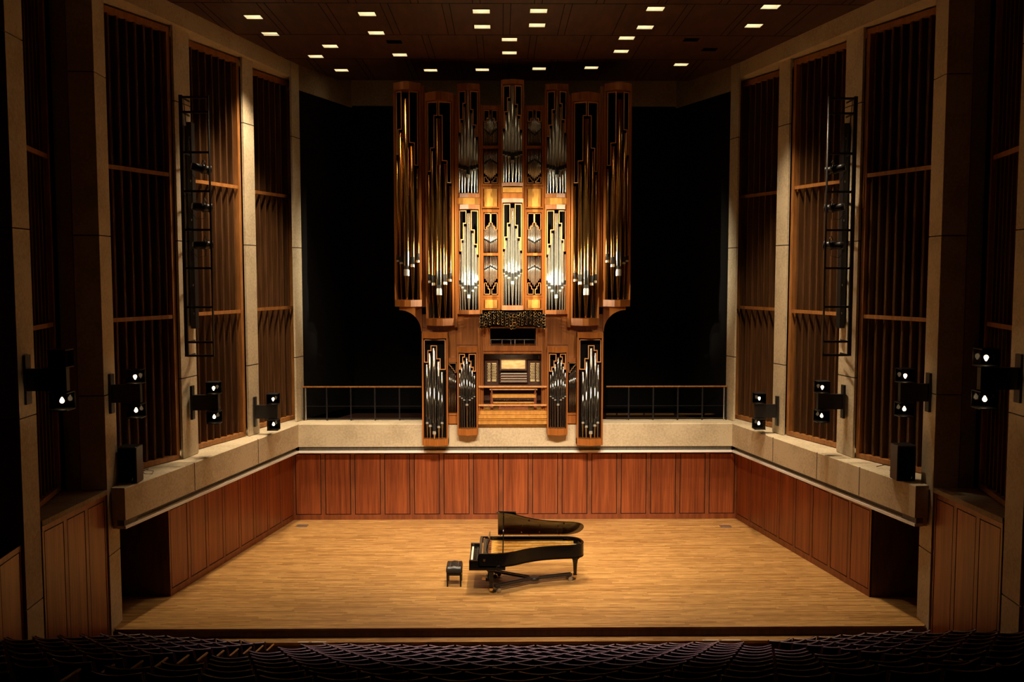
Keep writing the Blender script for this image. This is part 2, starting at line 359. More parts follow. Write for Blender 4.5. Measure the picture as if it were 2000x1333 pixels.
# ------------------------------------------------------------------ parapet (concrete fascia round the stage)
pin = [(-1, 8.45, 19.60), (-1, 6.60, 28.02), (1, 6.60, 28.02), (1, 8.45, 19.60)]
def off(s, x, y, k):     # outward offset point for side profile
    return x
def parapet(name, label, pts, outs, ends=(0, 1), joints=()):
    t = thing(name, label, 'parapet', ((pts[0][0]+pts[-1][0])/2, (pts[0][1]+pts[-1][1])/2, PB))
    # pts: inner line at fascia, outs: outer line behind
    mb = MB(); n = len(pts)
    prof = []
    for (a, b2) in zip(pts, outs):
        prof.append([(a[0], a[1], PT-.02), (a[0]+(b2[0]-a[0])*.03, a[1]+(b2[1]-a[1])*.03, PT), (b2[0], b2[1], PT), (b2[0], b2[1], 2.36), (a[0], a[1], 2.36)])
    mb.rings(prof); build('concrete_beam', mb, M['conc'], t)
    mb = MB(); prof = []
    for (a, b2) in zip(pts, outs):
        f_ = lambda k: (a[0]+(b2[0]-a[0])*k, a[1]+(b2[1]-a[1])*k)
        prof.append([(*f_(.10), 2.359), (*f_(.62), 2.359), (*f_(.62), 2.235), (*f_(.10), 2.235)])
    mb.rings(prof); build('slot_grille', mb, M['grille'], t)
    mb = MB(); prof = []
    for (a, b2) in zip(pts, outs):
        f_ = lambda k: (a[0]+(b2[0]-a[0])*k, a[1]+(b2[1]-a[1])*k)
        prof.append([(*f_(.0), 2.234), (*f_(.62), 2.234), (*f_(.62), PB), (*f_(.0), PB)])
    mb.rings(prof); build('white_ledge', mb, M['strip'], t)
    return t
dep = .62
CI = (6.60, 28.02); CO = (6.72, 28.62); EI = (8.45, 19.60); EO = (9.75, 19.62+.3)
parapet('stage_parapet', 'long concrete parapet with white lower ledge across the back below the organ', [(S(-1,CI[0]), CI[1]), (S(1,CI[0]), CI[1])], [(S(-1,CI[0]-.0), CI[1]+.85), (S(1,CI[0]), CI[1]+.85)])
for s in (-1, 1):
    pts = [(S(s,8.45), 19.60), (S(s,8.344), 20.084), (S(s,8.340), 20.10)]; outs = [(S(s,8.745), 19.62), (S(s,8.75), 20.086), (S(s,9.50), 20.24)]
    pts.append((S(s,CI[0]+.002), CI[1])); outs.append((S(s,CI[0]+1.15), CI[1]+1.4))
    t = parapet('stage_parapet', 'concrete parapet with white lower ledge running along the %s side of the stage' % SIDE[s], pts, outs)
    mb = MB(); mb.prism([(S(s,CI[0]+.004), CI[1]+.006), (S(s,CI[0]+1.14), CI[1]+1.4), (S(s,CI[0]+.004), CI[1]+.85)], 2.36, PT); build('corner_block', mb, M['conc'], t)
    # end block and bracket, panel joints
    mb = MB(); mb.box((S(s,8.50), 19.64, PB), (S(s,8.74), 19.95, 2.355)); build('end_bracket', mb, M['conc'], t)
    mb = MB()
    for yj in ((22.3, 25.5) if s < 0 else (21.6, 23.4, 25.6)):
        k = (yj-EI[1])/(CI[1]-EI[1]); x = EI[0]+(CI[0]-EI[0])*k
        mb.box((S(s,x-.004), yj-.01, 2.37), (S(s,x+.03), yj+.01, PT-.01))
    build('joint_line', mb, M['dark'], t)
# ------------------------------------------------------------------ concrete pillars
TOPZ = 15.2
JZ = (1.62, 5.05, 8.40, 11.73)
def pillar(name_label, p, q, wd, s, z0=0., mat=None, zj=JZ):
    # inner face runs from p (near) to q (far); the shaft reaches wd outward
    d = Vector((q[0]-p[0], q[1]-p[1])).normalized(); o = Vector((d.y, -d.x))*wd
    quad = [p, q, (q[0]+o.x, q[1]+o.y), (p[0]+o.x, p[1]+o.y)]
    c = Vector((sum(v[0] for v in quad)/4, sum(v[1] for v in quad)/4))
    t = thing('concrete_pillar', name_label, 'pillar', (S(s,c.x), c.y, z0))
    zs = [z0]+[z for z in zj if z > z0+.2]+[TOPZ]
    mb = MB()
    for a, b2 in zip(zs[:-1], zs[1:]): mb.prism([(S(s,x), y) for x, y in quad], a+.012, b2-.012)
    build('shaft', mb, mat or M['conc'], t)
    mb = MB(); mb.prism([(S(s,c.x+(x-c.x)*.9), c.y+(y-c.y)*.9) for x, y in quad], z0, TOPZ-.02); build('joint_core', mb, M['dark'], t)
    return t
for s in (-1, 1):
    sd = SIDE[s]
    pillar('wide concrete pillar at the %s front corner of the stage, wall lamp on its edge' % sd, (8.76, 19.46), (8.78, 20.08), .53, s, -.9)
    pillar('concrete pillar behind the lighting ladder on the %s side of the stage' % sd, (8.24, 22.66), (8.12, 23.44), .06, s, PT)
    pillar('bare concrete pillar between the two rear slatted bays, %s side' % sd, (7.49, 25.89), (7.35, 26.44), .06, s, PT)
    pillar('concrete corner pillar beside the organ gallery on the %s' % sd, (6.72, 28.42), (6.60, 28.92), .06, s, PT)
    pillar('nearest concrete pillar out in the seating area, %s edge of the picture' % sd, (8.90, 16.3), (8.93, 16.95), .8, s, -.9)
# ------------------------------------------------------------------ slatted bays
def slat_bay(label, p0, p1, s, z0, z1, rails=(6.57, 9.97), frame_far=True, period=.27):
    p0 = Vector((S(s,p0[0]), p0[1], 0)); p1 = Vector((S(s,p1[0]), p1[1], 0)); d = p1-p0; Ln = d.length; d.normalize()
    inn = Vector((-s*d.y*s*s, 0, 0))
    nrm = Vector((d.y, -d.x, 0)) if s < 0 else Vector((-d.y, d.x, 0))   # toward the stage axis
    if nrm.x*s > 0: nrm = -nrm
    t = thing('slatted_bay', label, 'slatted panel', (*( (p0+p1)/2 ).xy, z0), 'slatted wooden bays of the side walls')
    def P(u, k, z):
        q = p0+d*u+nrm*k; return (q.x, q.y, z)
    fw_ = .11; fd = .07
    def slab(mb, u0, u1, k0, k1, za, zb):
        mb.add([P(u0,k0,za),P(u1,k0,za),P(u1,k1,za),P(u0,k1,za),P(u0,k0,zb),P(u1,k0,zb),P(u1,k1,zb),P(u0,k1,zb)],
               [(0,3,2,1),(4,5,6,7),(0,1,5,4),(1,2,6,5),(2,3,7,6),(3,0,4,7)])
    # corrugated boards
    n = int(round(Ln/period)); prof = []
    for i in range(n):
        u = i*Ln/n; w_ = Ln/n
        prof += [(u+w_*.02, -.175), (u+w_*.05, -.012), (u+w_*.10, .0), (u+w_*.16, -.012), (u+w_*.36, -.035), (u+w_*.60, -.075), (u+w_*.64, -.09), (u+w_*.66, -.175)]
    prof = [(min(max(u, .0), Ln), k) for u, k in prof]
    mb = MB(); vs = []; fs = []
    for u, k in prof: vs += [P(u, k, z0+.1), P(u, k, z1-.1)]
    for i in range(len(prof)-1): fs.append((2*i, 2*i+2, 2*i+3, 2*i+1))
    mb.add(vs, fs); build('corrugated_boards', mb, M['slat'], t, fix=False)
    mb = MB(); slab(mb, 0, Ln, -.30, -.18, z0+.05, z1); build('backing', mb, M['black'], t)
    mb = MB(); slab(mb, 0, Ln, -.10, .05, z0+.02, z0+.13); slab(mb, 0, Ln, -.10, .05, z1-.13, z1)
    slab(mb, Ln-.11, Ln, -.10, .055, z0+.131, z1-.131); slab(mb, 0, .11, -.10, .05, z0+.131, z1-.131)
    build('frame', mb, M['wframe'], t)
    for z in rails:
        mb = MB(); slab(mb, .13, Ln-.125, .004, .045, z-.045, z+.045); build('rail', mb, M['wframe'], t)
    return t
WT = 13.45
for s in (-1, 1):
    sd = SIDE[s]
    slat_bay('tall slatted wooden bay behind the black loudspeaker, front bay on the %s' % sd, (9.30, 20.45), (8.37, 22.68), s, PT, WT)
    slat_bay('tall slatted wooden bay just behind the lighting ladder on the %s' % sd, (8.38, 23.80), (7.64, 25.92), s, PT, WT)
    slat_bay('rearmost narrow slatted wooden bay next to the corner pillar, %s side' % sd, (7.70, 26.95), (6.90, 29.10), s, PT, WT)
    slat_bay('dim slatted wooden bay above the seats at the far %s edge' % sd, (9.30, 17.35), (9.68, 19.25), s, PT+.02, WT, period=.24)
# ------------------------------------------------------------------ side walls round the bays, outer shell
for s in (-1, 1):
    sd = SIDE[s]
    # concrete lintel beam over the bays, following the pillar line
    mb = MB()
    poly = [(S(s,8.74), 20.0), (S(s,6.62), 28.95), (S(s,7.3), 29.3), (S(s,9.6), 20.2)]
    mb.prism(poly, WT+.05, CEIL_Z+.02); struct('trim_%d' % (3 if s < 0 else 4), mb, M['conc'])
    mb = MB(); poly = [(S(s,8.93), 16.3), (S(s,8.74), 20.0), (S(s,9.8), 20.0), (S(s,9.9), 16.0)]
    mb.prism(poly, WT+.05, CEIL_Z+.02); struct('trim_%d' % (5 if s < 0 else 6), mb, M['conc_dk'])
    # outer shell
    mb = MB(); mb.box((S(s,12.8), 8, -1.2), (S(s,13.0), 33, 16)); struct('wall_outer_'+sd, mb, M['black'])
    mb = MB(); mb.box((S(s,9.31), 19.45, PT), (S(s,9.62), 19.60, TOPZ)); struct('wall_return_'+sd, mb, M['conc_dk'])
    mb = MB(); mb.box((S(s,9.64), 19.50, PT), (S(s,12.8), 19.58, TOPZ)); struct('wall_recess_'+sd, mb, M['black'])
    # lower seating wall between the two front pillars and its sill
    mb = MB(); mb.prism([(S(s,8.90), 16.96), (S(s,8.745), 19.44), (S(s,10.2), 19.44), (S(s,10.2), 16.96)], PT-.10, PT)
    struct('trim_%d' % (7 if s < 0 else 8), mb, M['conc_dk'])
    a = (S(s,8.91), 16.97); b2 = (S(s,8.79), 19.44)
    if s < 0: panel_wall('wall_seating_left', a, b2, -.9, PT-.11, 3)
    else: panel_wall('wall_seating_right', b2, a, -.9, PT-.11, 3)
    # nearer wall block at the very edge of the frame
    a = (S(s,8.72), 13.6); b2 = (S(s,8.95), 16.28)
    if s < 0: panel_wall('wall_near_left', a, b2, -.9, PT-.25, 3)
    else: panel_wall('wall_near_right', b2, a, -.9, PT-.25, 3)
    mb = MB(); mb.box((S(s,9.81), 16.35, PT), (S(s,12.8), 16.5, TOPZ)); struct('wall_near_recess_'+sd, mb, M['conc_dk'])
# ------------------------------------------------------------------ organ gallery alcove
for s in (-1, 1):
    sd = SIDE[s]
    mb = MB(); mb.prism([(S(s,6.64), 28.94), (S(s,5.50), 31.9), (S(s,5.7), 31.95), (S(s,6.9), 28.94)], PT+.004, 13.2)
    struct('wall_alcove_'+sd, mb, M['black'])
    mb = MB(); mb.prism([(S(s,6.60), 28.94), (S(s,5.46), 31.9), (S(s,5.9), 32.0), (S(s,7.1), 28.94)], 13.201, 16)
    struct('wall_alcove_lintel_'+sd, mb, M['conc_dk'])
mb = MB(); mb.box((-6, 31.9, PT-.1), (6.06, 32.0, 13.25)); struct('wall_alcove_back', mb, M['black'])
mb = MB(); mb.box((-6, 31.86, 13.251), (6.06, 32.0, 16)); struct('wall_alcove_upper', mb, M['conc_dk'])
mb = MB(); mb.prism([(S(-1,6.60), 28.88), (S(1,6.60), 28.88), (S(1,5.5), 31.9), (S(-1,5.5), 31.9)], PT-.4, PT-.25); struct('floor_gallery', mb, M['carpet'])
# ------------------------------------------------------------------ ceiling with real openings for the downlights
HW, HD = .205, .185
xs = sorted(set([-12.9, 12.96]+[v for d in DOWN for v in (round(d[3]-HW, 4), round(d[3]+HW, 4))]))
ys = sorted(set([6.0, 31.1]+[v for d in DOWN for v in (round(d[4]-HD, 4), round(d[4]+HD, 4))]))
mb = MB()
def hole(x, y):
    return any(abs(x-d[3]) < HW and abs(y-d[4]) < HD for d in DOWN)
for j in range(len(ys)-1):
    i = 0
    while i < len(xs)-1:
        cy = (ys[j]+ys[j+1])/2
        if hole((xs[i]+xs[i+1])/2, cy): i += 1; continue
        k = i
        while k < len(xs)-1 and not hole((xs[k]+xs[k+1])/2, cy): k += 1
        mb.add([(xs[i],ys[j],CEIL_Z),(xs[k],ys[j],CEIL_Z),(xs[k],ys[j+1],CEIL_Z),(xs[i],ys[j+1],CEIL_Z)], [(0,1,2,3)])
        i = k
# ceiling back edge upstand
mb.box((-12.9, 31.1, CEIL_Z), (12.96, 31.15, CEIL_Z+1.2))
struct('ceiling', mb, M['ceil'])
mb = MB(); mb.box((-12.9, 6, CEIL_Z+.6), (12.96, 32, CEIL_Z+.65)); struct('ceiling_deck', mb, M['black'])
# seams of the ceiling panels
mb = MB()
ylines = [19.6, 22.4, 25.3, 28.1]
for yl in ylines: mb.box((-8.5, yl-.012, CEIL_Z-.006), (8.5, yl+.012, CEIL_Z-.001))
for r, (ya, yb) in enumerate(zip([16.8]+ylines, ylines+[31.08])):
    offx = -.27 if r % 2 == 0 else .46
    for k in range(-5, 6):
        x = k*1.45+offx
        for dx in (-.09, .09):
            if any(abs(x+dx-d[3]) < .32 and ya-.3 < d[4] < yb+.3 for d in DOWN): continue
            mb.box((x+dx-.010, ya+.02, CEIL_Z-.006), (x+dx+.010, yb-.02, CEIL_Z-.001))
struct('trim_9', mb, M['dark'])
# the downlights
proto = None
def make_downlight():
    t = thing('ceiling_downlight', 'x', 'ceiling light', (0, 0, CEIL_Z))
    z = CEIL_Z; mb = MB(); H = .30
    x, y = HW, HD
    mb.add([(-x,-y,z),(x,-y,z),(x,y,z),(-x,y,z),(-x,-y,z+H),(x,-y,z+H),(x,y,z+H),(-x,y,z+H)], [(0,1,5,4),(1,2,6,5),(2,3,7,6),(3,0,4,7),(4,5,6,7)])
    build('reflector_box', mb, M['reflector'], t, fix=False)
    mb = MB()
    for a, b2 in (((-x-.02,-y-.02),(x+.02,-y)), ((-x-.02,y),(x+.02,y+.02)), ((-x-.02,-y),(-x,y)), ((x,-y),(x+.02,y))):
        mb.box((a[0], a[1], z-.012), (b2[0], b2[1], z-.001))
    build('bezel', mb, M['blackmetal'], t)
    mb = MB(); mb.lathe([(.05, .12), (.12, .15), (.15, .22), (.14, .27), (.06, .285)], 0, 0, 16, z0=z); build('lamp', mb, M['lampglow'], t)
    return t
def make_dark_opening():
    t = thing('ceiling_downlight', 'x', 'ceiling light', (0, 0, CEIL_Z)); z = CEIL_Z; x, y = HW, HD; H = .3; mb = MB()
    mb.add([(-x,-y,z),(x,-y,z),(x,y,z),(-x,y,z),(-x,-y,z+H),(x,-y,z+H),(x,y,z+H),(-x,y,z+H)], [(0,1,5,4),(1,2,6,5),(2,3,7,6),(3,0,4,7),(4,5,6,7)])
    build('black_box', mb, M['black'], t, fix=False)
    mb = MB(); mb.lathe([(.05, .16), (.10, .2), (.1, .26)], 0, 0, 12, z0=z); build('lamp', mb, M['blackmetal'], t); return t
PL, PD = make_downlight(), make_dark_opening(); usedL = usedD = False
rdesc = {'front': 'the topmost ceiling row', 'second': 'the second ceiling row', 'third': 'the third ceiling row', 'fourth': 'the fourth ceiling row', 'rear': 'the rear ceiling row above the organ'}
for rn, i, n, x, y, on in DOWN:
    if on: o = PL if not usedL else dup(PL); usedL = True
    else: o = PD if not usedD else dup(PD); usedD = True
    o.location = (x, y, CEIL_Z)
    o['label'] = '%s square downlight, %s from left in %s' % ('glowing' if on else 'unlit black', ORD[i], rdesc[rn])
    o['group'] = 'recessed ceiling downlights'
# ------------------------------------------------------------------ wall lamps: bracket with two smoked cubes
def wall_lamp(label, x, y, z, s, reach=.62, sc=1.0, unlit=()):
    # plate on the pillar's inner face at x, arm toward the stage axis
    t = thing('wall_lamp', label, 'wall lamp', (S(s,x), y, z-.45*sc), 'two-cube wall lamps on the pillars')
    i = -s
    mb = MB(); mb.box((S(s,x-.002), y-.09*sc, z-.42*sc), (S(s,x-.06*sc), y+.09*sc, z+.42*sc)); build('wall_plate', mb, M['blackmetal'], t)
    mb = MB(); mb.box((S(s,x-.06*sc), y-.06*sc, z-.19*sc), (S(s,x-reach-.06), y+.06*sc, z+.19*sc)); build('arm', mb, M['blackmetal'], t)
    cx = x-reach+.06; h = .155*sc
    for k, sg in (('upper', 1), ('lower', -1)):
        cz = z+sg*(.19*sc+h+.02)
        mb = MB(); a = .018
        x0, x1 = S(s,cx)-h, S(s,cx)+h; y0, y1 = y-h, y+h; z0, z1 = cz-h, cz+h
        mb.box((x0,y0,z1-.02), (x1,y1,z1)); mb.box((x0,y0,z0), (x1,y1,z0+.02))
        for xa in (x0, x1-.004):
            mb.box((xa,y1-.004,z0+.02), (xa+.004,y1,z1-.02))
        mb.box((x0+.005, y1-.004, z0+.021), (x1-.005, y1, z1-.021))
        zz = z0 if sg > 0 else z1
        mb.box((S(s,cx)-.03, y-.03, z+sg*.19*sc), (S(s,cx)+.03, y+.03, z0 if sg > 0 else z1))
        c = build('cube_shade', mb, M['blackmetal'], t)
        mb = MB(); g = .006
        mb.add([(x0+g,y0+g,z0+.02),(x1-g,y0+g,z0+.02),(x1-g,y1-g,z0+.02),(x0+g,y1-g,z0+.02),(x0+g,y0+g,z1-.02),(x1-g,y0+g,z1-.02),(x1-g,y1-g,z1-.02),(x0+g,y1-g,z1-.02)],
               [(0,1,5,4),(1,2,6,5),(2,3,7,6),(3,0,4,7)])
        build('smoked_pane', mb, M['glass'], c)
        mb = MB(); r = .040*sc
        mb.lathe([(.012,-1.6*r),(.4*r,-1.3*r),(.75*r,-.7*r),(r,0),(.8*r,.6*r),(.4*r,.95*r),(.05*r,1.02*r)] if sg > 0 else [(.05*r,-1.02*r),(.4*r,-.95*r),(.8*r,-.6*r),(r,0),(.75*r,.7*r),(.4*r,1.3*r),(.012,1.6*r)], S(s,cx), y, 12, z0=cz)
        build('bulb', mb, M['blackmetal'] if k in unlit else M['bulb'], c)
    return t
for s in (-1, 1):
    sd = SIDE[s]
    wall_lamp('black two-cube wall lamp on the wide front corner pillar, beside the %s loudspeaker bay' % sd, 8.77, 19.78, 5.06 if s < 0 else 5.06, s, .60)
    wall_lamp('black two-cube wall lamp on the pillar under the %s lighting ladder' % sd, 8.13, 23.0, 4.42, s, .62)
    wall_lamp('rearmost and smallest-looking two-cube wall lamp, %s side' % sd, 7.42, 26.15, 3.72, s, .60)
    wall_lamp('nearest and largest-looking two-cube wall lamp at the %s edge, %s' % (sd, 'its upper cube dark' if s < 0 else 'both cubes lit'), 8.93, 16.6, 5.72, s, .70, 1.05, ('upper',) if s < 0 else ())
# ------------------------------------------------------------------ lighting ladders with spotlights
def spot_can(label, c, target, s):
    t = thing('stage_spotlight', label, 'spotlight', c, 'spotlights clamped to the lighting ladders')
    c = Vector(c); d = (Vector(target)-c).normalized()
    u = d.cross(Vector((0, 0, 1))).normalized(); v = u.cross(d)
    def ring(k, r, n=14): return [tuple(c+d*k+u*r*math.cos(2*PI*i/n)+v*r*math.sin(2*PI*i/n)) for i in range(n)]
    mb = MB(); mb.rings([ring(-.30,.04), ring(-.29,.085), ring(-.22,.10), ring(-.05,.10), ring(-.04,.115), ring(.0,.115), ring(.01,.095), ring(.12,.095), ring(.13,.12), ring(.16,.12)], 0, True, cap=True)
    build('lamp_housing', mb, M['blackmetal'], t)
    mb = MB(); mb.rings([ring(.162,.105), ring(.168,.10)], 0, False); build('lens', mb, M['steel'], t)
    mb = MB(); mb.tube([tuple(c+u*.125), tuple(c+u*.125+Vector((0,0,.15))), tuple(c+Vector((0,0,.22))), tuple(c-u*.125+Vector((0,0,.15))), tuple(c-u*.125)], .012, 6); build('yoke', mb, M['blackmetal'], t)
    pts = [tuple(c-d*.27), tuple(c-d*.33-Vector((0,0,.12))), tuple(c-d*.2-Vector((0,0,.3))), tuple(c+d*.0-Vector((0,0,.26))), tuple(c-u*.1*s+Vector((0,0,.1)))]
    mb = MB(); mb.tube(pts, .008, 6); build('cable', mb, M['leather'], t)
for s in (-1, 1):
    sd = SIDE[s]
    x_in, x_w, yl = 7.42, 8.06, 22.60
    t = thing('lighting_ladder', 'tall black steel lighting ladder carrying three spotlights on the %s wall' % sd, 'lighting ladder', (S(s,x_w), yl, 5.6))
    z0, z1 = 5.60, 11.85
    mb = MB(); mb.box((S(s,x_w+.05), yl-.035, z0), (S(s,x_w-.03), yl+.035, z1)); build('wall_rail', mb, M['blackmetal'], t)
    mb = MB(); mb.tube([(S(s,x_in), yl, z0), (S(s,x_in), yl, z1)], .026, 8); build('outer_rail', mb, M['blackmetal'], t)
    for z in (11.80, 11.45, 10.50, 9.58, 8.66, 7.74, 6.80, 5.95, 5.62):
        mb = MB(); mb.box((S(s,x_w), yl-.03, z-.025), (S(s,x_in), yl+.03, z+.025)); mb.box((S(s,x_w), yl+.03, z-.02), (S(s,x_w-.02), yl+.55, z+.02))
        build('rung', mb, M['blackmetal'], t)
    mb = MB(); mb.box((S(s,8.12), 23.1, 6.25), (S(s,8.0), 23.35, 11.3)); build('cable_box', mb, M['blackmetal'], t)
    mb = MB()
    for z in (10.9, 9.85, 8.9, 7.3, 6.6): mb.box((S(s,8.05), 23.092, z), (S(s,8.03), 23.099, z+.05))
    build('socket', mb, M['steel'], t)
    mb = MB(); mb.tube([(S(s,8.05), 22.75, 11.8), (S(s,8.03), 22.8, 11.3), (S(s,7.99), 22.85, 10.9), (S(s,8.02), 23.0, 10.6)], .01, 6); build('cable', mb, M['leather'], t)
    for k, (nm, z) in enumerate((('topmost', 10.12), ('middle', 9.2), ('lowest', 8.3))):
        spot_can('%s black spotlight on the %s lighting ladder' % (nm, sd), (S(s,7.60), 22.72, z), (S(s,.3), 28, 8.6), s)
# ------------------------------------------------------------------ loudspeakers on the parapet ends
for s in (-1, 1):
    sd = SIDE[s]
    c = (8.55 if s < 0 else 8.42, 20.20); hx, hy = .205, .19
    t = thing('loudspeaker', 'black box loudspeaker standing on the %s end of the parapet' % sd, 'loudspeaker', (S(s,c[0]), c[1], PT))
    mb = MB(); mb.bbox((S(s,c[0])-hx, c[1]-hy, PT+.01), (S(s,c[0])+hx, c[1]+hy, PT+.80), .012); build('cabinet', mb, M['blackmetal'], t)
    mb = MB(); mb.box((S(s,c[0])-hx+.02, c[1]-hy-.015, PT+.04), (S(s,c[0])+hx-.02, c[1]-hy-.001, PT+.77)); build('grille_cloth', mb, M['black'], t)
    bx = S(s,c[0])+(hx-.09); mb = MB(); mb.obb((bx, c[1]-hy-.018, PT+.10), (.008, 0, .03), (0, .003, 0), (.006, 0, -.002)); build('badge', mb, M['steel'], t)
    mb = MB()
    if s < 0: pts = [atz(px, py, PT+.012) for px, py in ((273, 925), (285, 918), (300, 921), (297, 926), (283, 926), (277, 921), (290, 916))]
    else: pts = [atz(px, py, PT+.012) for px, py in ((1765, 925), (1752, 918), (1738, 920), (1742, 912), (1728, 908), (1712, 912))]
    mb.tube([tuple(p) for p in pts], .008, 6)
    tag(build('cable_loop', mb, M['leather']), 'thin cable lying loose on the concrete beside the %s loudspeaker' % sd, 'cable')
# ------------------------------------------------------------------ gallery railings
def railing(label, xa, xb, posts, zt_, zb_, y, end):
    t = thing('gallery_railing', label, 'railing', ((xa+xb)/2, y, PT), None)
    mb = MB(); mb.box((xa, y-.025, zt_-.02), (xb, y+.025, zt_+.02)); build('top_rail', mb, M['wframe'], t)
    mb = MB(); mb.box((xa, y-.015, zb_-.015), (xb, y+.015, zb_+.015)); mb.box((xa, y-.008, zb_+.38), (xb, y+.008, zb_+.392)); build('lower_rail', mb, M['blackmetal'], t)
    for x in posts:
        mb = MB(); mb.box((x-.02, y-.02, PT), (x+.02, y+.02, zt_-.021)); build('post', mb, M['blackmetal'], t)
    mb = MB(); mb.box((end-.02, y-.035, PT), (end+.02, y-.022, zt_-.03)); build('end_plate', mb, M['steel'], t)
YR = 28.72
zt_ = at(700, 756, YR).z
railing('low gallery railing left of the organ in front of the dark curtain', at(590,756,YR).x, at(823,756,YR).x, [at(p,756,YR).x for p in (593,638,685,732,780)], zt_, 3.12, YR, at(597,756,YR).x)
railing('low gallery railing right of the organ in front of the dark curtain', at(1184,756,YR).x, at(1421,756,YR).x, [at(p,756,YR).x for p in (1228,1276,1324,1372,1419)], zt_, 3.12, YR, at(1414,756,YR).x)
mb = MB(); 
for a, b2 in ((1184,1203),(1206,1227),(1230,1256),(1259,1274),(1278,1316),(1325,1370),(1376,1412)):
    mb.box((at(a,810,29.6).x, 29.58, at(a,811,29.6).z), (at(b2,810,29.6).x, 29.6, at(a,809,29.6).z+.02))
o = build('rail_glint', mb, M['brass']); tag(o, 'thin gold reflection line of the bottom rail behind the right gallery railing', 'edge strip')  # brass segments stand in for the gold reflection on the bottom rail
# floor boxes
for px, py, s in ((590,1028,'left'),(1417,1029,'right')):
    p = atz(px, py, 0); mb = MB(); mb.box((p.x-.17, p.y-.12, 0.0), (p.x+.17, p.y+.12, .012)); mb.box((p.x-.13, p.y-.08, .012), (p.x+.13, p.y+.08, .016))
    tag(build('floor_socket_plate', mb, M['steel']), 'flat metal floor plate in the rear %s corner of the stage' % s, 'floor plate', 'floor plates in the stage corners')
# ================================================================== the organ
ORG = thing('pipe_organ', 'huge oak pipe organ with silver and copper pipes above the stage', 'pipe organ', (X0-.1, 28.3, PT))
AX = 1001.0
def MX(px, s): return px if s < 0 else 2*AX-px
def U(px, Y): return at(px, 500, Y).x
def Z(py, Y): return at(AX, py, Y).z
pipe_count = [0]
def pipe_mesh(mb, x, y, zb, zm, zt, r, mh, mets=0, n=16, cap_open=True):
    # foot cone, body, mouth with lips (front side = -y)
    mb.lathe([(r*.22, zb), (r*.30, zb+.02), (r*.92, zm-.02), (r, zm), (r, zm+.02), (r, zt), (r*.9, zt), (r*.9, zt-.04)], x, y, n, mets)
    w = r*.74
    yf = y-r*1.02
    a = math.asin(min(1, w/r*.98)); yy = y-r*math.cos(a)
    # recessed mouth plate (upper lip leaf), dark slot, lower lip
    def arcstrip(z0, z1, k, hw, mi, n2=6):
        vs = []; fs = []
        for i in range(n2+1):
            th = -hw+2*hw*i/n2
            px = x+(r+k)*math.sin(th); py = y-(r+k)*math.cos(th); vs += [(px, py, z0), (px, py, z1)]
        for i in range(n2): fs.append((2*i, 2*i+2, 2*i+3, 2*i+1))
        mb.add(vs, fs, mi, True)
    hw = .95
    arcstrip(zm+mh*.16, zm+mh, .0035, hw, 3 if mh > .25 else 1)
    arcstrip(zm-mh*.02, zm+mh*.16, .0036, hw*1.0, 1)
    arcstrip(zm-mh*.42, zm-mh*.04, .004, hw*.95, 2)
    # ears
    for sg in (-1, 1):
        th = sg*hw; ex = x+r*math.sin(th); ey = y-r*math.cos(th)
        mb.box((ex-.004, ey-.018-r*.15, zm-mh*.1), (ex+.004, ey, zm+mh*.5), 0)
TIN = lambda: [M['tin'], M['mouth'], M['lip'], M['tin_dk']]
COP = lambda: [M['copper'], M['mouth'], M['lip'], M['tin_dk']]
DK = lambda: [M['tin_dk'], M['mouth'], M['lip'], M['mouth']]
def prow_poly(xl, xr, Y, depth, flat, back):
    xm = (xl+xr)/2
    if flat > 0: return [(xl, Y), (xm-flat, Y-depth), (xm+flat, Y-depth), (xr, Y), (xr, back), (xl, back)]
    return [(xl, Y), (xm, Y-depth), (xr, Y), (xr, back), (xl, back)]
def shade_loops(xl, xr, ztop, pipes, g, one=False):
    """stepped outline pieces following the pipe tops; pipes sorted by x: (x, r, ztop)"""
    kt = max(range(len(pipes)), key=lambda i: pipes[i][2]); xt, rt_, zt0 = pipes[kt]
    if one:
        half = []
        for sgn in (-1, 1):
            seq = pipes[:kt][::-1] if sgn < 0 else pipes[kt+1:]
            pts = [(xt+sgn*(rt_+g*.5), zt0+g*1.6)]
            for (x, r, z) in seq:
                pts.append((pts[-1][0], z+g*1.8)); last = (x, r, z) == seq[-1]
                pts.append(((xl if sgn < 0 else xr) if last else x+sgn*(r+g*.1), z+g*1.8))
            half.append(pts)
        return [[(xl, ztop), (xr, ztop)]+half[1][::-1]+half[0]]
    loops = []
    meet = ztop-zt0 > .28
    for sgn in (-1, 1):
        seq = pipes[:kt][::-1] if sgn < 0 else pipes[kt+1:]
        xe = xl if sgn < 0 else xr
        pts = [(xe, ztop)]
        if meet: pts += [(xt+sgn*g*.6, ztop), (xt+sgn*g*.6, zt0+g*2), (xt+sgn*(rt_+g*.4), zt0+g*2)]
        else: pts += [(xt+sgn*(rt_+g*.5), ztop)]
        for (x, r, z) in seq:
            pts.append((pts[-1][0], z+g*2.2)); 
            nx = x+sgn*(r+g*.1)
            if (x, r, z) != seq[-1]: pts.append((nx, z+g*2.2))
            else: pts.append((xe, z+g*2.2))
        loops.append(pts)
    return loops
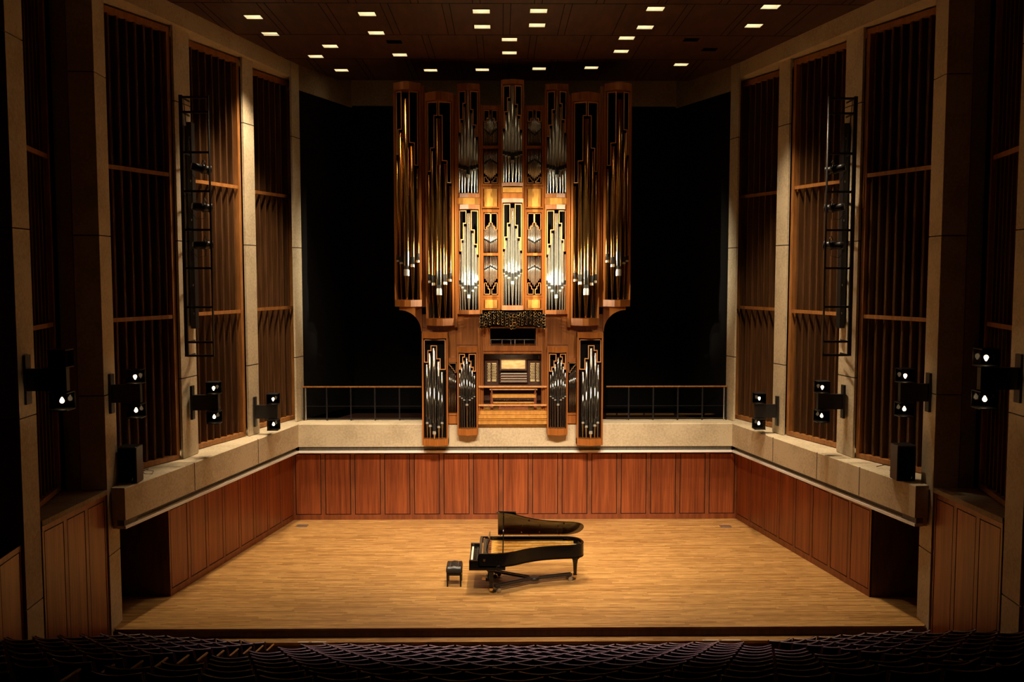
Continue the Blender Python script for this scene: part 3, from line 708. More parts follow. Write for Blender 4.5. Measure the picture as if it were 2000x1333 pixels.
def strip_loop(mb, pts, w, yfun, t=.03, mi=0):
    n = len(pts)
    for i in range(n):
        a = pts[i]; b2 = pts[(i+1) % n]
        if abs(a[0]-b2[0])+abs(a[1]-b2[1]) < .004: continue
        x0, x1 = sorted((a[0], b2[0])); z0, z1 = sorted((a[1], b2[1]))
        ya = yfun(x0); yb = yfun(x1); h = w/2
        vs = [(x0-h,ya-t,z0-h),(x1+h,yb-t,z0-h),(x1+h,yb,z0-h),(x0-h,ya,z0-h),(x0-h,ya-t,z1+h),(x1+h,yb-t,z1+h),(x1+h,yb,z1+h),(x0-h,ya,z1+h)]
        mb.add(vs, [(0,3,2,1),(4,5,6,7),(0,1,5,4),(1,2,6,5),(2,3,7,6),(3,0,4,7)], mi)
def tower(s, xl, xr, yt0, yt1, yb0, yb1, Y, depth, flat, pipes, mats, mouth_scale=1.0, back=None, stile=None, name='pipe_tower', sill=True, top=True, label=None, pipe_name='organ_pipe', sub=True, panel=.28, one=False):
    """xl,xr px edges (left-side photo coordinates, mirrored for s>0); yt0-yt1 top cap; yb0-yb1 base cap.
       pipes: (cx px, r px, top py, mouth py, mouth height px)"""
    a, b2 = sorted((U(MX(xl,s),Y), U(MX(xr,s),Y)))
    zt0, zt1, zb0, zb1 = Z(yt0,Y), Z(yt1,Y), Z(yb0,Y), Z(yb1,Y)
    st = stile if stile else .05
    back = back or Y+.9
    D = depth; xm = (a+b2)/2; hw = (b2-a)/2
    mb = MB()
    # casework: base and top caps, side cheeks, dark back
    if sill: mb.prism(prow_poly(a, b2, Y, D, flat, back), zb1, zb0)
    if top: mb.prism(prow_poly(a, b2, Y, D, flat, back), zt1, zt0)
    for xa, xb in ((a, a+st), (b2-st, b2)): mb.box((xa, Y-.01, zb1+.002), (xb, back, zt0-.002))
    mb.box((a+st, Y+panel, zb0-.002), (b2-st, Y+panel+.02, zt1+.002), 1)
    t = build(name, mb, [M['oak'], M['black']], ORG)
    if label: t['label'] = label
    # pipes
    def yoff(x):
        k = max(0, abs(x-xm)-flat)/max(.01, hw-flat); return Y-D+D*min(1, k)
    lst = []
    for (cx, r, pt, pm, mh) in pipes:
        x = U(MX(cx,s),Y); rr = r*Y/F*.97; zt_ = Z(pt,Y); zm = Z(pm,Y); mhh = mh*Y/F
        yc = yoff(x)+rr+.05
        if sub:
            pb = MB(); pipe_mesh(pb, x, yc, zb0+.002, zm, zt_, rr, mhh); build(pipe_name, pb, mats, t)
            pipe_count[0] += 1
        lst.append((x, rr, zt_))
    lst.sort()
    if top:
        mb = MB(); g = .045
        xl_, xr_ = a+st+.03, b2-st-.03
        for lp in shade_loops(xl_, xr_, zt1-.05, lst, g, one):
            strip_loop(mb, lp, .024, lambda x: yoff(x)+.06, .03)
        build('pipe_shade', mb, M['oak_edge'], t)
    return t
YA, YB_, YC, YD, YE, YF, YG, YH = 28.02, 27.98, 28.12, 28.28, 28.10, 27.62, 27.68, 27.95
A_P = [(777.2,3.4,309,508,9),(784.3,4.0,261,512,10),(795.0,6.6,196,525,33),(806.6,4.8,287,516,14),(816.0,4.2,330,508,12)]
B_P = [(839.0,3.6,342,548,12),(846.6,4.2,297,552,14),(857.8,7.0,234,562,34),(869.6,4.8,322,550,14),(878.6,4.0,364,545,12)]
C_U = [(897.5,2.6,265,328,7),(902.8,2.9,240,330,7),(908.4,3.0,209,332,8),(914.9,4.0,176,341,14),(921.5,3.0,221,332,8),(927.2,2.9,251,330,7),(932.6,2.6,273,328,7)]
C_L = [(898.6,2.6,497,556,8),(903.4,2.5,475,560,8),(908.3,2.9,443,566,9),(915.6,3.8,417,575,18),(923.4,3.0,456,566,9),(929.0,2.8,484,560,8),(934.0,2.4,503,556,8)]
F_P = [(832.2,3.1,713,824,10),(838.3,3.4,690,829,11),(846.6,4.2,680,841,16),(855.2,3.4,706,831,11),(861.8,3.1,727,824,10)]
G_P = [(896.8,2.1,728,774,5),(901.1,2.2,717,777,5),(905.5,2.3,704,780,6),(911.2,3.0,697.5,788,10),(916.8,2.3,712,780,6),(921.3,2.2,724,777,5),(925.7,2.1,732,774,5)]
for s in (-1, 1):
    sd = SIDE[s]
    tower(s, 770.5, 824, 163, 178, 586, 599, YA, .26, .09, A_P, COP(), back=28.9, stile=.07, label='outermost oak tower of copper pipes, %s' % sd)
    tower(s, 831.5, 887, 182, 198, 622, 636, YB_, .26, .09, B_P, COP(), back=28.9, stile=.06, label='tall inner oak tower of copper pipes, %s' % sd)
    tower(s, 893, 938, 164, 176, 378, 386, YC, .12, 0, C_U, TIN(), back=28.8, stile=.045)
    tower(s, 893, 938, 400, 409, 606, 614, YC, .12, 0, C_L, TIN(), back=28.8, stile=.045)
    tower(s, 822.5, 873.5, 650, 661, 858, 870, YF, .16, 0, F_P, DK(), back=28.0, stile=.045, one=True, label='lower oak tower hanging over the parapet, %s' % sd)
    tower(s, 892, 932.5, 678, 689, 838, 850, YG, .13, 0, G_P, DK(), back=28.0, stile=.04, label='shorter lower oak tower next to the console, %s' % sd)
# centre tower, upper and lower
E_U = [(983.6,2.6,257,301,6),(988.6,2.6,225,303,7),(994.2,2.9,198,305,8),(1001,4.0,168,313,14),(1007.8,2.9,211,305,8),(1013.4,2.6,232,303,7),(1018.4,2.6,259,301,6)]
E_L = [(983.8,2.6,492,533,7),(988.6,2.6,470,537,8),(994.2,2.9,443,541,9),(1001,3.8,407,549,15),(1007.8,2.9,447,541,9),(1013.4,2.6,471,537,8),(1018.2,2.6,495,533,7)]
tower(-1, 979, 1023, 156, 165, 357, 364, YE, .14, 0, E_U, TIN(), back=28.8, stile=.045, label='highest centre oak tower of silver pipes')
tower(-1, 979, 1023, 388, 396, 597, 606, YE, .14, 0, E_L, TIN(), back=28.8, stile=.045, label='centre oak tower of silver pipes over the trumpets')
# boxes between upper and lower fields
def cbox(mb, x0, x1, y0, y1, Y0, Y1, mi=0, s=-1):
    a, b2 = sorted((U(MX(x0,s),Y0), U(MX(x1,s),Y0))); mb.box((a, Y0, Z(y1,Y0)), (b2, Y1, Z(y0,Y0)), mi)
for s in (-1, 1):
    mb = MB(); cbox(mb, 893, 896.5, 386.5, 399.5, YC-.02, 28.8, 0, s); cbox(mb, 935, 938, 386.5, 399.5, YC-.02, 28.8, 0, s); cbox(mb, 896.6, 934.9, 386.5, 399.5, YC+.05, 28.8, 1, s)
    o = build('light_panel', mb, [M['oak'], M['oak_lt']], ORG)
mb = MB(); cbox(mb, 979, 982, 364.5, 387.5, YE-.02, 28.8); cbox(mb, 1020, 1023, 364.5, 387.5, YE-.02, 28.8); cbox(mb, 982.1, 1019.9, 366, 376, YE-.04, 28.8, 1); cbox(mb, 982.1, 1019.9, 377, 387.5, YE-.08, 28.8, 0)
build('light_panel', mb, [M['oak'], M['oak_lt']], ORG)
# vertical pilasters between towers
for s in (-1, 1):
    for x0, x1, yt, yb, yy in ((824.3,831.2,168,600,YA+.04),(887.3,892.7,186,640,YB_+.04),(938.3,941.5,204,640,YD-.02),(975.5,978.7,204,604,YD-.02)):
        mb = MB(); cbox(mb, x0, x1, yt, yb, yy, 28.9, 0, s); cbox(mb, (x0+x1)/2-.9, (x0+x1)/2+.9, yt+1, yb-1, yy-.03, yy-.001, 1, s)
        build('pilaster', mb, [M['oak'], M['oak']], ORG)
# narrow flat fields D: two mirrored ranks of small pipes each
def small_rank(mb, s, xl, xr, n, topf, mouthf, botf, Y, inverted):
    for i in range(n):
        cx = xl+(xr-xl)*(i+.5)/n; k = abs((i+.5)/n-.5)*2
        x = U(MX(cx,s),Y); r = (xr-xl)/n/2*Y/F*.93
        zt_ = Z(topf(k),Y); zb_ = Z(botf(k),Y); zm = Z(mouthf(k),Y)
        if not inverted:
            mb.lathe([(r*.25, zb_), (r*.9, zm-.015), (r, zm), (r, zt_)], x, Y, 10, 0)
        else:
            mb.lathe([(r, zb_), (r, zm), (r*.9, zm+.015), (r*.25, zt_)], x, Y, 10, 0)
        z0, z1 = (zm-.03, zm+.03) if not inverted else (zm-.03, zm+.03)
        mb.box((x-r*.6, Y-r-.006, z0), (x+r*.6, Y-r*.8, z1), 1)
for s in (-1, 1):
    for (y0, yd, y1, spec) in ((212, 287, 360, 'u'), (413, 497, 578, 'l')):
        mb = MB(); cbox(mb, 941.6, 944.2, y0-6, y1+3, YD, 28.8, 0, s); cbox(mb, 972.8, 975.4, y0-6, y1+3, YD, 28.8, 0, s)
        cbox(mb, 944.3, 972.7, y0-6, y0+2, YD, 28.8, 0, s); cbox(mb, 944.3, 972.7, yd-2.5, yd+2.5, YD, 28.7, 0, s); cbox(mb, 944.3, 972.7, y1-1, y1+3, YD, 28.8, 0, s)
        cbox(mb, 944.3, 972.7, y0+2.1, y1-1.1, YD+.22, YD+.24, 1, s)
        f = build('pipe_field', mb, [M['oak'], M['black']], ORG)
        mb = MB()
        if spec == 'u':
            small_rank(mb, s, 945.5, 971.5, 9, lambda k: 222+16*k, lambda k: 264-12*k, lambda k: 284, YD+.08, False)
            small_rank(mb, s, 945.5, 971.5, 9, lambda k: 290, lambda k: 312+8*k, lambda k: 352-14*k, YD+.08, True)
        else:
            small_rank(mb, s, 945.5, 971.5, 9, lambda k: 432+17*k, lambda k: 474-7*k, lambda k: 494, YD+.08, False)
            small_rank(mb, s, 945.5, 971.5, 9, lambda k: 500, lambda k: 520+7*k, lambda k: 560-17*k, YD+.08, True)
        o = build('small_pipes', mb, [M['tin'], M['mouth']], f); o['kind'] = 'stuff'
        mb = MB(); a, b2 = sorted((U(MX(946,s),YD), U(MX(971,s),YD))); xm = (a+b2)/2
        ra = [(a+(b2-a)*(i+.5)/5, (b2-a)/10, Z((228 if spec == 'u' else 438)+(14 if spec == 'l' else 12)*abs(i-2)/2, YD)) for i in range(5)]
        for lp in shade_loops(a, b2, Z(y0+4, YD), ra, .02): strip_loop(mb, lp, .02, lambda x: YD+.03, .02)
        zb2 = Z(y1-3, YD)
        for sg in (-1, 1):
            e = a if sg < 0 else b2
            zz = [Z(v, YD) for v in ((346, 350, 354) if spec == 'u' else (553, 559, 565))]
            pts = [(e, zb2), (xm+sg*.03, zb2), (xm+sg*.03, zz[2]), (xm+sg*.08, zz[2]), (xm+sg*.08, zz[1]), (xm+sg*.13, zz[1]), (xm+sg*.13, zz[0]), (e, zz[0])]
            strip_loop(mb, pts, .018, lambda x: YD+.03, .02)
        build('pipe_shade', mb, M['oak_edge'], f)
    # framed oak panels between and below the fields
    mb = MB(); cbox(mb, 941.6, 975.4, 364, 409, YD, 28.7, 0, s); cbox(mb, 946, 971, 369, 404, YD-.02, YD-.001, 1, s); build('framed_panel', mb, [M['oak'], M['oak_lt']], ORG)
    mb = MB(); cbox(mb, 940, 977.4, 581.5, 606, YD, 28.7, 0, s); cbox(mb, 947, 971, 586, 602, YD-.02, YD-.001, 1, s); build('framed_panel', mb, [M['oak'], M['oak_lt']], ORG)
    # curved corbel bracket under the outer tower
    Yk = YA+.12; x_in = U(MX(823,s),Yk); x_out = U(MX(779,s),Yk); zt2 = Z(599.5,Yk); zb2 = Z(648,Yk)
    pts = [(x_in, zb2), (x_in, zt2), (x_out, zt2)]
    cx, cz = x_out, zb2
    for i in range(13):
        th = PI/2*(1-i/12)
        pts.append((x_out+(x_in-x_out)*.97*math.cos(th), zb2+(zt2-.10-zb2)*math.sin(th)))
    mb = MB(); mb.prismy(pts, Yk, 28.85); build('corbel_bracket', mb, M['oak'], ORG)
    # solid base casework behind the lower towers
    mb = MB(); cbox(mb, 823, 941, 614.5, 700, YB_+.30, 28.9, 0, s)
    for x0, x1 in ((891,904),(906,922),(924,938)): cbox(mb, x0, x1, 622, 674, YB_+.275, YB_+.299, 1, s)
    cbox(mb, 823, 941, 637, 640, YB_+.27, YB_+.299, 0, s)
    build('base_panel', mb, [M['oak'], M['oak']], ORG)
    mb = MB(); cbox(mb, 873.6, 891.9, 700, 708, YH, 28.8, 0, s); cbox(mb, 873.6, 891.9, 808, 828, YH, 28.8, 0, s); cbox(mb, 873.6, 891.9, 808, 811, YH-.04, YH-.001, 0, s); cbox(mb, 873.6, 891.9, 708.1, 807.9, YH+.22, YH+.24, 1, s)
    f = build('pipe_field', mb, [M['oak'], M['black']], ORG)
    mb = MB()
    for i in range(5):
        cx = 876.6+i*2.9; k = i
        x = U(MX(cx,s),YH); r = 1.3*YH/F; zt_ = Z(719+3.4*i,YH); zm = Z(757,YH); zb_ = Z(807.5,YH)
        mb.lathe([(r*.4, zb_), (r*.95, zm-.02), (r, zm), (r, zt_)], x, YH+.07, 10); mb.box((x-r*.6, YH+.07-r-.006, zm), (x+r*.6, YH+.07-r*.8, zm+.06), 1)
    o = build('small_pipes', mb, [M['tin_dk'], M['mouth']], f); o['kind'] = 'stuff'
    mb = MB(); xx = [U(MX(v,s),YH) for v in (875,890,887,884,881,878)]; zz = [Z(v,YH) for v in (709.5,728,724,720,716,713)]
    pts = [(xx[0],zz[0]),(xx[1],zz[0]),(xx[1],zz[1]),(xx[2],zz[1]),(xx[2],zz[2]),(xx[3],zz[2]),(xx[3],zz[3]),(xx[4],zz[3]),(xx[4],zz[4]),(xx[5],zz[4]),(xx[5],zz[5]),(xx[0],zz[5])]
    strip_loop(mb, pts, .016, lambda x: YH+.02, .02); build('pipe_shade', mb, M['oak_edge'], f)
    # columns beside the console
    mb = MB()
    for x0, x1 in ((932.8,937),(938,940.4),(941.2,943.5)): cbox(mb, x0, x1, 641, 812, YH+.02*(x0-932)/2, 29.6, 0, s)
    build('console_column', mb, M['oak'], ORG)
# trumpets en chamade
mb = MB(); cbox(mb, 946, 1057, 610, 638, YE+.35, 28.8); build('chest_board', mb, M['dark'], ORG)
ch = ORG
for j in range(5):
    for i in range(16):
        h = i//8; k = i % 8; u = k/7.0
        px = 941+57*u if h == 0 else 1004+57*u
        arc = 6*(u-.5)**2*4
        py = 613.0+j*5.5+(arc-3)*1.15
        rad = 2.0+1.7*abs(u-.5)*2
        py += (random.random()-.5)*1.0; L_ = .45+.35*abs(u-.5)*2+.05*((i+j) % 3)
        c = at(px+(random.random()-.5), py, YE-.1-.25); x, z = c.x, c.z; r = rad*27.8/F
        rs = []; n = 12; y1 = YE+.33; y0 = YE-.02-L_*.7
        def rg(y, r_): return [(x+r_*math.cos(2*PI*q/n), y, z+r_*math.sin(2*PI*q/n)) for q in range(n)]
        mb = MB(); mb.rings([rg(y1, r*.25), rg(y0+.25, r*.5), rg(y0+.06, r*.8), rg(y0, r*1.08), rg(y0+.003, r*.90), rg(y0+.02, r*.85), rg(y0+.12, r*.5)], 0, True, cap=True)
        for q in range(4*12, len(mb.fm)): mb.fm[q] = 1
        mb.fm[-2] = 0
        build('horizontal_trumpet', mb, [M['copper'] if (i+j) % 3 else M['tin_dk'], M['mouth']], ORG)
# opening above the console and the beams
Yc = YH+.12
mb = MB()
cbox(mb, 943.6, 953.5, 641, 679, Yc, 29.4); cbox(mb, 1051, 1059, 641, 679, Yc, 29.4)
cbox(mb, 953.6, 957, 641, 678, Yc+.1, 29.3); cbox(mb, 1047, 1050.9, 641, 678, Yc+.1, 29.3)
cbox(mb, 943.6, 1059, 676, 686, Yc-.03, 29.4); cbox(mb, 943.6, 1059, 686.3, 691.5, Yc+.02, 29.4)
cbox(mb, 957.1, 1046.9, 640, 641.5, Yc, 29.3)
build('opening_frame', mb, M['oak'], ORG)
mb = MB(); cbox(mb, 944, 1058, 641, 690, 29.3, 29.4); build('opening_back', mb, M['dark'], ORG)
mb = MB()
for x0, x1, y0, y1 in ((958,1046,663.3,664.2),(958,958.8,664,672),(980,980.8,664,672),(997,998.4,664,672),(1005,1006.4,664,672),(1024,1024.8,664,672),(1045,1045.8,664,672)): cbox(mb, x0, x1, y0, y1, 28.75, 28.78)
build('inner_rail', mb, M['steel'], ORG)
# console
mb = MB(); cbox(mb, 943.6, 1058.4, 692, 812, 28.9, 29.5, 0)
cbox(mb, 946, 973, 704, 752, 28.62, 28.9, 0); cbox(mb, 1031, 1057, 704, 752, 28.62, 28.9, 0); cbox(mb, 943.6, 1058.4, 752, 756, 28.3, 28.9, 0)
CON = build('console', mb, [noisy('dark_walnut', (.035, .010, .005), (.07, .022, .009), (4, 4, 1), 2, .45)], ORG)
mb = MB(); cbox(mb, 976, 1029, 700.5, 724, 28.60, 28.64, 0); cbox(mb, 979, 1026, 703.5, 721, 28.585, 28.599, 1); build('music_rack', mb, [M['riser'], M['paper']], CON)
for x0, x1 in ((951.5,957.5),(960.5,969),(1036,1045),(1048,1054)):
    mb = MB(); cbox(mb, x0, x1, 709.5, 745.5, 28.60, 28.615, 0)
    nc = 2 if x1-x0 < 7 else 3
    for r_ in range(11 if nc == 2 else 9):
        for c_ in range(nc):
            px = x0+(x1-x0)*(c_+.5+(.25 if r_ % 2 else -.15))/nc; py = 712.5+r_*(30.5/(11 if nc == 2 else 9))
            p = at(px, py, 28.58); mb.obb((p.x, 28.585, p.z), (.011, 0, 0), (0, .018, 0), (0, 0, .011), 1)
    build('stop_jamb', mb, [M['paper'], M['mouth']], CON)
for k in range(4):
    mb = MB(); y0 = 729.5+k*4.9; Yk = 28.55-k*.05
    cbox(mb, 976, 1030, y0+1.5, y0+4.4, Yk, 28.9, 0)
    for i in range(30):
        px = 978+i*1.72; cbox(mb, px, px+1.3, y0+.2, y0+1.6, Yk+.02, Yk+.16, 1)
    for i in range(24):
        px = 978+i*2.15; cbox(mb, px, px+.9, y0+2.2, y0+3.2, Yk-.012, Yk-.001, 2)
    build('keyboard', mb, [M['riser'], M['ivory'], M['brass']], CON)
mb = MB(); cbox(mb, 1041, 1055, 694, 702, 28.56, 28.62, 0); cbox(mb, 1052.5, 1054, 695, 702, 28.54, 28.559, 1); build('monitor', mb, [M['blackmetal'], M['steel']], CON)
mb = MB(); cbox(mb, 985, 1020, 692.2, 694, 28.15, 28.22, 0); build('lamp_bar', mb, M['blackmetal'], CON)
la = bpy.data.lights.new('console_lamp', 'AREA'); la.shape = 'RECTANGLE'; la.size = .7; la.size_y = .06; la.energy = 4.5; la.color = (1, .78, .42)
lo = bpy.data.objects.new('console_lamp', la); COL.objects.link(lo); lo.location = (at(1002,696,28.1).x, 28.12, Z(695.5,28.1)); lo.rotation_euler = (math.radians(28), 0, 0)
# plinth steps at the foot of the console
mb = MB(); a = U(933.5, YH); b2 = U(1068.5, YH)
mb.box((a, YH-.02, Z(810,YH)+.0), (b2, 29.4, Z(805,YH)+.03)); mb.box((a, YH-.12, Z(817,YH)), (b2, YH-.021, Z(810.5,YH))); mb.box((a, YH-.16, Z(827.5,YH)), (b2, YH+.3, Z(818.2,YH)))
mb.box((a, YH-.20, Z(819.4,YH)), (b2, YH-.161, Z(818.0,YH)))
build('plinth', mb, M['oak_lt'], ORG)
# guard rails in front of the console
t = thing('guard_rail', 'pair of pale wooden guard rails across the organ console', 'railing', (X0, YH-.1, 3.1))
for y_ in (756, 792): mb = MB(); cbox(mb, 934, 1071.5, y_-1.6, y_+1.6, YH-.10, YH-.05); build('rail', mb, M['oak_edge'], t)
for x_ in (935, 1069): mb = MB(); cbox(mb, x_, x_+1.6, 754, 812, YH-.048, YH-.01); build('upright', mb, M['oak'], t)
# organ bench
YBN = 28.12
t = thing('organ_bench', 'wooden organ bench standing in front of the organ keyboards', 'bench', (at(1004,800,YBN).x, YBN, Z(806,YBN)))
mb = MB(); cbox(mb, 961, 1047, 771.5, 777.5, YBN, YBN+.30); build('seat', mb, M['oak_lt'], t)
mb = MB(); cbox(mb, 956, 1050, 760, 762.4, YBN+.28, YBN+.32); build('back_rail', mb, M['oak_edge'], t)
mb = MB(); cbox(mb, 963, 1045, 785.5, 788.5, YBN+.02, YBN+.08); build('foot_bar', mb, M['oak_lt'], t)
for x_ in (957.5, 1043.5):
    mb = MB(); cbox(mb, x_, x_+5, 769, 803, YBN+.01, YBN+.27); cbox(mb, x_+1, x_+4, 761, 769, YBN+.28, YBN+.31); build('leg', mb, M['stile'], t)
t = thing('pedal_board', 'organ pedal board with pale toe studs under the bench', 'pedal board', (at(1004,803,28.4).x, 28.5, Z(806,28.4)))
mb = MB(); cbox(mb, 974, 1032, 795, 803, 28.36, 28.86); build('frame', mb, M['stile'], t)
for i in range(16):
    mb = MB(); px = 976+i*3.5; cbox(mb, px, px+1.8, 793.6, 795, 28.38, 28.84); build('pedal', mb, M['dark'] if i % 3 else M['oak_lt'], t)
mb = MB()
for i, px in enumerate([966,972,976.5,981,985,989,992,996,1011,1014.5,1018,1022.5,1027,1031,1035]):
    k = abs(px-1003)/37; p = at(px, 782.3-3.6*k*k, 28.5); mb.obb(p, (.02,0,0), (0,.03,0), (0,0,.014))
build('toe_studs', mb, M['lip'], t)
# ================================================================== piano
PX, PY = -1.16, 23.12
t = thing('grand_piano', 'black concert grand piano with raised lid at the centre of the stage', 'piano', (.2, 22.3, 0)); PIA = t
def smooth(pts, n=6, closed=False):
    out = []; N = len(pts)
    for i in range(N-1):
        p0 = pts[max(0, i-1)]; p1 = pts[i]; p2 = pts[i+1]; p3 = pts[min(N-1, i+2)]
        for k in range(n):
            u = k/n; out.append(tuple(.5*((2*p1[a])+(-p0[a]+p2[a])*u+(2*p0[a]-5*p1[a]+4*p2[a]-p3[a])*u*u+(-p0[a]+3*p1[a]-3*p2[a]+p3[a])*u**3) for a in range(2)))
    out.append(pts[-1]); return out
OUTL = [(2.15,0),(2.45,.02),(2.66,.14),(2.76,.34),(2.78,.56),(2.70,.74),(2.50,.84),(2.1,.90),(1.7,1.0),(1.35,1.17),(1.08,1.36),(.85,1.47),(.62,1.51)]
out_c = [(.22, 0)] + smooth(OUTL, 5) + [(.22, 1.51)]
def W(u, v): return (PX+u, PY-v)
ZB, ZR = .66, .99
mb = MB(); th = .055
def inset(poly, d):
    n = len(poly); res = []
    for i in range(n):
        a = Vector(poly[(i-1) % n]); b_ = Vector(poly[i]); c = Vector(poly[(i+1) % n])
        e1 = (b_-a); e2 = (c-b_)
        if e1.length < 1e-6 or e2.length < 1e-6: res.append(tuple(b_)); continue
        e1.normalize(); e2.normalize(); n1 = Vector((-e1.y, e1.x)); n2 = Vector((-e2.y, e2.x)); nn = (n1+n2)
        if nn.length < 1e-6: nn = n1
        nn.normalize(); k = d/max(.4, nn.dot(n1)); res.append(tuple(b_+nn*k))
    return res
inn = inset(out_c, th)
if min(v for u, v in inn) < -.01: inn = inset(out_c, -th)
n = len(out_c)
vs = []
for (u, v), (ui, vi) in zip(out_c, inn):
    x, y = W(u, v); xi, yi = W(ui, vi)
    vs += [(x, y, ZB), (x, y, ZR-.008), (x+(xi-x)*.15, y+(yi-y)*.15, ZR), (xi, yi, ZR), (xi, yi, ZB+.08)]
fs = []
for i in range(n):
    j = (i+1) % n
    for k in range(4): fs.append((i*5+k, j*5+k, j*5+k+1, i*5+k+1))
mb.add(vs, fs, 0, False)
mb.rings([[(*W(u,v), ZB) for u, v in out_c], [(*W(u,v), ZB+.04) for u, v in out_c]], 0, True)
build('case', mb, M['piano'], t)
# key bed, cheeks and key slip
mb = MB()
def pbox(mb, u0, u1, v0, v1, z0, z1, mi=0):
    x0, y0 = W(u0, v0); x1, y1 = W(u1, v1); mb.box((x0, y0, z0), (x1, y1, z1), mi)
pbox(mb, -.02, .84, -.005, 1.535, .60, .659); pbox(mb, -.02, .20, .0, .10, .66, .82); pbox(mb, -.02, .20, 1.41, 1.51, .66, .82); pbox(mb, -.02, .01, .101, 1.409, .66, .735)
build('key_bed', mb, M['piano'], t)
mb = MB(); pbox(mb, .012, .15, .11, 1.40, .70, .752, 0)
for i in range(51): pbox(mb, .012, .15, .11+i*1.29/52+.0235, .11+i*1.29/52+.0248, .7521, .7525, 1)
for i in range(52):
    if i % 7 in (2, 6): continue
    v = .11+(i+1)*1.29/52; pbox(mb, .06, .15, v-.006, v+.006, .753, .766, 1)
build('keyboard', mb, [M['ivory'], M['piano']], t)
mb = MB(); x, y = W(.20, .75); mb.obb((x, y, .87), (.012, 0, 0), (0, .66, 0), (.03, 0, .115)); build('fallboard', mb, M['piano'], t)
mb = MB(); ins = inset(out_c, .06)
if min(v for u, v in ins) < -.01: ins = inset(out_c, -.06)
mb.rings([[(*W(u,v), .80) for u, v in ins], [(*W(u,v), .83) for u, v in ins]], 0)
build('soundboard', mb, M['spruce'], t)
# iron plate with struts, tuning pins block and strings
mb = MB()
for (u0, v0, u1, v1) in ((.55,.2,2.55,.25),(.55,.45,2.5,.45),(.55,.75,2.35,.62),(.55,1.05,1.5,.9),(.55,1.3,1.0,1.2)):
    a = W(u0,v0); b_ = W(u1,v1); mb.bar((*a, .90), (*b_, .90), .05, .05)
pbox(mb, .42, .66, .08, 1.44, .85, .90); mb.bar((*W(2.35,.12), .88), (*W(2.6,.7), .88), .10, .04)
mb.bar((*W(1.0,1.28), .88), (*W(1.9,.86), .88), .06, .04)
build('iron_plate', mb, M['gold'], t)
mb = MB()
for i in range(24):
    v = .12+i*.055; umax = 2.5 if v < .75 else 2.5-(v-.75)*2.2
    mb.bar((*W(.56,v), .905), (*W(max(.8,umax),.14+(v-.12)*.62+.02), .89), .004, .004)
build('strings', mb, M['brass'], t)
mb = MB(); 
for i in range(8): pbox(mb, .44, .50, .12+i*.17, .12+i*.17+.12, .90, .925)
pbox(mb, .30, .335, .06, 1.46, .83, .96); build('damper_block', mb, M['stile'], t)
# music desk
mb = MB(); x, y = W(.42, .76); mb.obb((x, y, 1.08), (.010, 0, 0), (0, .36, 0), (.045, 0, .14)); mb.obb((x-.05, y, .955), (.06,0,0), (0,.60,0), (0,0,.012))
build('music_desk', mb, M['piano'], t)
# lid: hinged on the far side, raised
ang = math.radians(36)
def LP(u, v, k=0):   # v distance from hinge along the lid; k thickness offset
    x = PX+u; return (x, PY+.0-v*math.cos(ang)-k*math.sin(ang)*-1, ZR+.025+v*math.sin(ang)+k*math.cos(ang))
lid = [(.66, 0)]+smooth(OUTL, 5)+[(.66, 1.51)]
mb = MB(); mb.rings([[LP(u,v,0) for u, v in lid], [LP(u,v,.022) for u, v in lid]], 0); mb.fm[0:len(mb.f)] = [0]*len(mb.f)
L1 = build('lid', mb, M['lidin'], t)
mb = MB(); lip = [LP(u, v, -.0) for u, v in lid]
mb.tube([LP(u, v, .011) for u, v in lid[1:]], .013, 6); build('lid_edge', mb, M['piano'], L1)
# front flap folded back on top of the lid
mb = MB(); fl = [(.68,.02),(1.10,.02),(1.10,1.46),(.68,1.50)]
mb.rings([[LP(u,v,.030) for u, v in fl], [LP(u,v,.05) for u, v in fl]]); build('lid_flap', mb, M['piano'], t)
mb = MB()
for u in (1.25, 1.70, 2.15):
    for v in (.22, .60 if u > 2 else .66):
        p = LP(u, v, -.008); mb.obb(p, (.012,0,0), (0,.012,0), (0,0,.012))
for u, v in ((1.42,1.0),(2.28,.80),(.72,.02),(1.45,.02),(2.2,.02)): mb.obb(LP(u,v,-.008), (.02,0,0), (0,.012,0), (0,0,.012))
build('lid_buttons', mb, M['brass'], t)
mb = MB(); mb.tube([(*W(.78,1.44), ZR-.1), LP(.80, 1.36, -.01)], .014, 8); build('lid_prop', mb, M['piano'], t)
# side emblem
mb = MB(); x, y = W(.34, 1.515); 
mb.tube([(x+.022*math.cos(a), y-.003, .845+.026*math.sin(a)) for a in [i*PI/8+PI*.75-PI*.0 for i in range(13)]], .004, 6)
for k in (-.008, 0, .008): mb.box((x+k-.0015, y-.004, .825), (x+k+.0015, y-.001, .87))
mb.box((x-.02, y-.004, .81), (x+.02, y-.001, .815))
build('emblem', mb, M['brass'], t)
# legs
def leg(u, v):
    x, y = W(u, v); mb = MB()
    def sq(h, z): return [(x-h,y-h,z),(x+h,y-h,z),(x+h,y+h,z),(x-h,y+h,z)]
    mb.rings([sq(.035,.13), sq(.036,.14), sq(.05,.40), sq(.065,.50), sq(.068,.52), sq(.10,.56), sq(.12,.598)])
    mb.rings([sq(.045,.115), sq(.045,.135)])
    l = build('leg', mb, M['piano'], PIA)
    mb = MB()
    n = 12; rs = []
    for yy in (-.018, .018): rs.append([(x+.0+.042*math.cos(2*PI*i/n), y+yy, .078+.042*math.sin(2*PI*i/n)) for i in range(n)])
    mb.rings(rs); mb.box((x-.02, y-.03, .075), (x+.02, y-.02, .118)); mb.box((x-.02, y+.02, .075), (x+.02, y+.03, .118)); build('caster', mb, M['brass'], l)
LEGS = [(.50, 1.36), (.50, .16), (2.58, .40)]
for u, v in LEGS: leg(u, v)
mb = MB(); x, y = W(.42, .76)
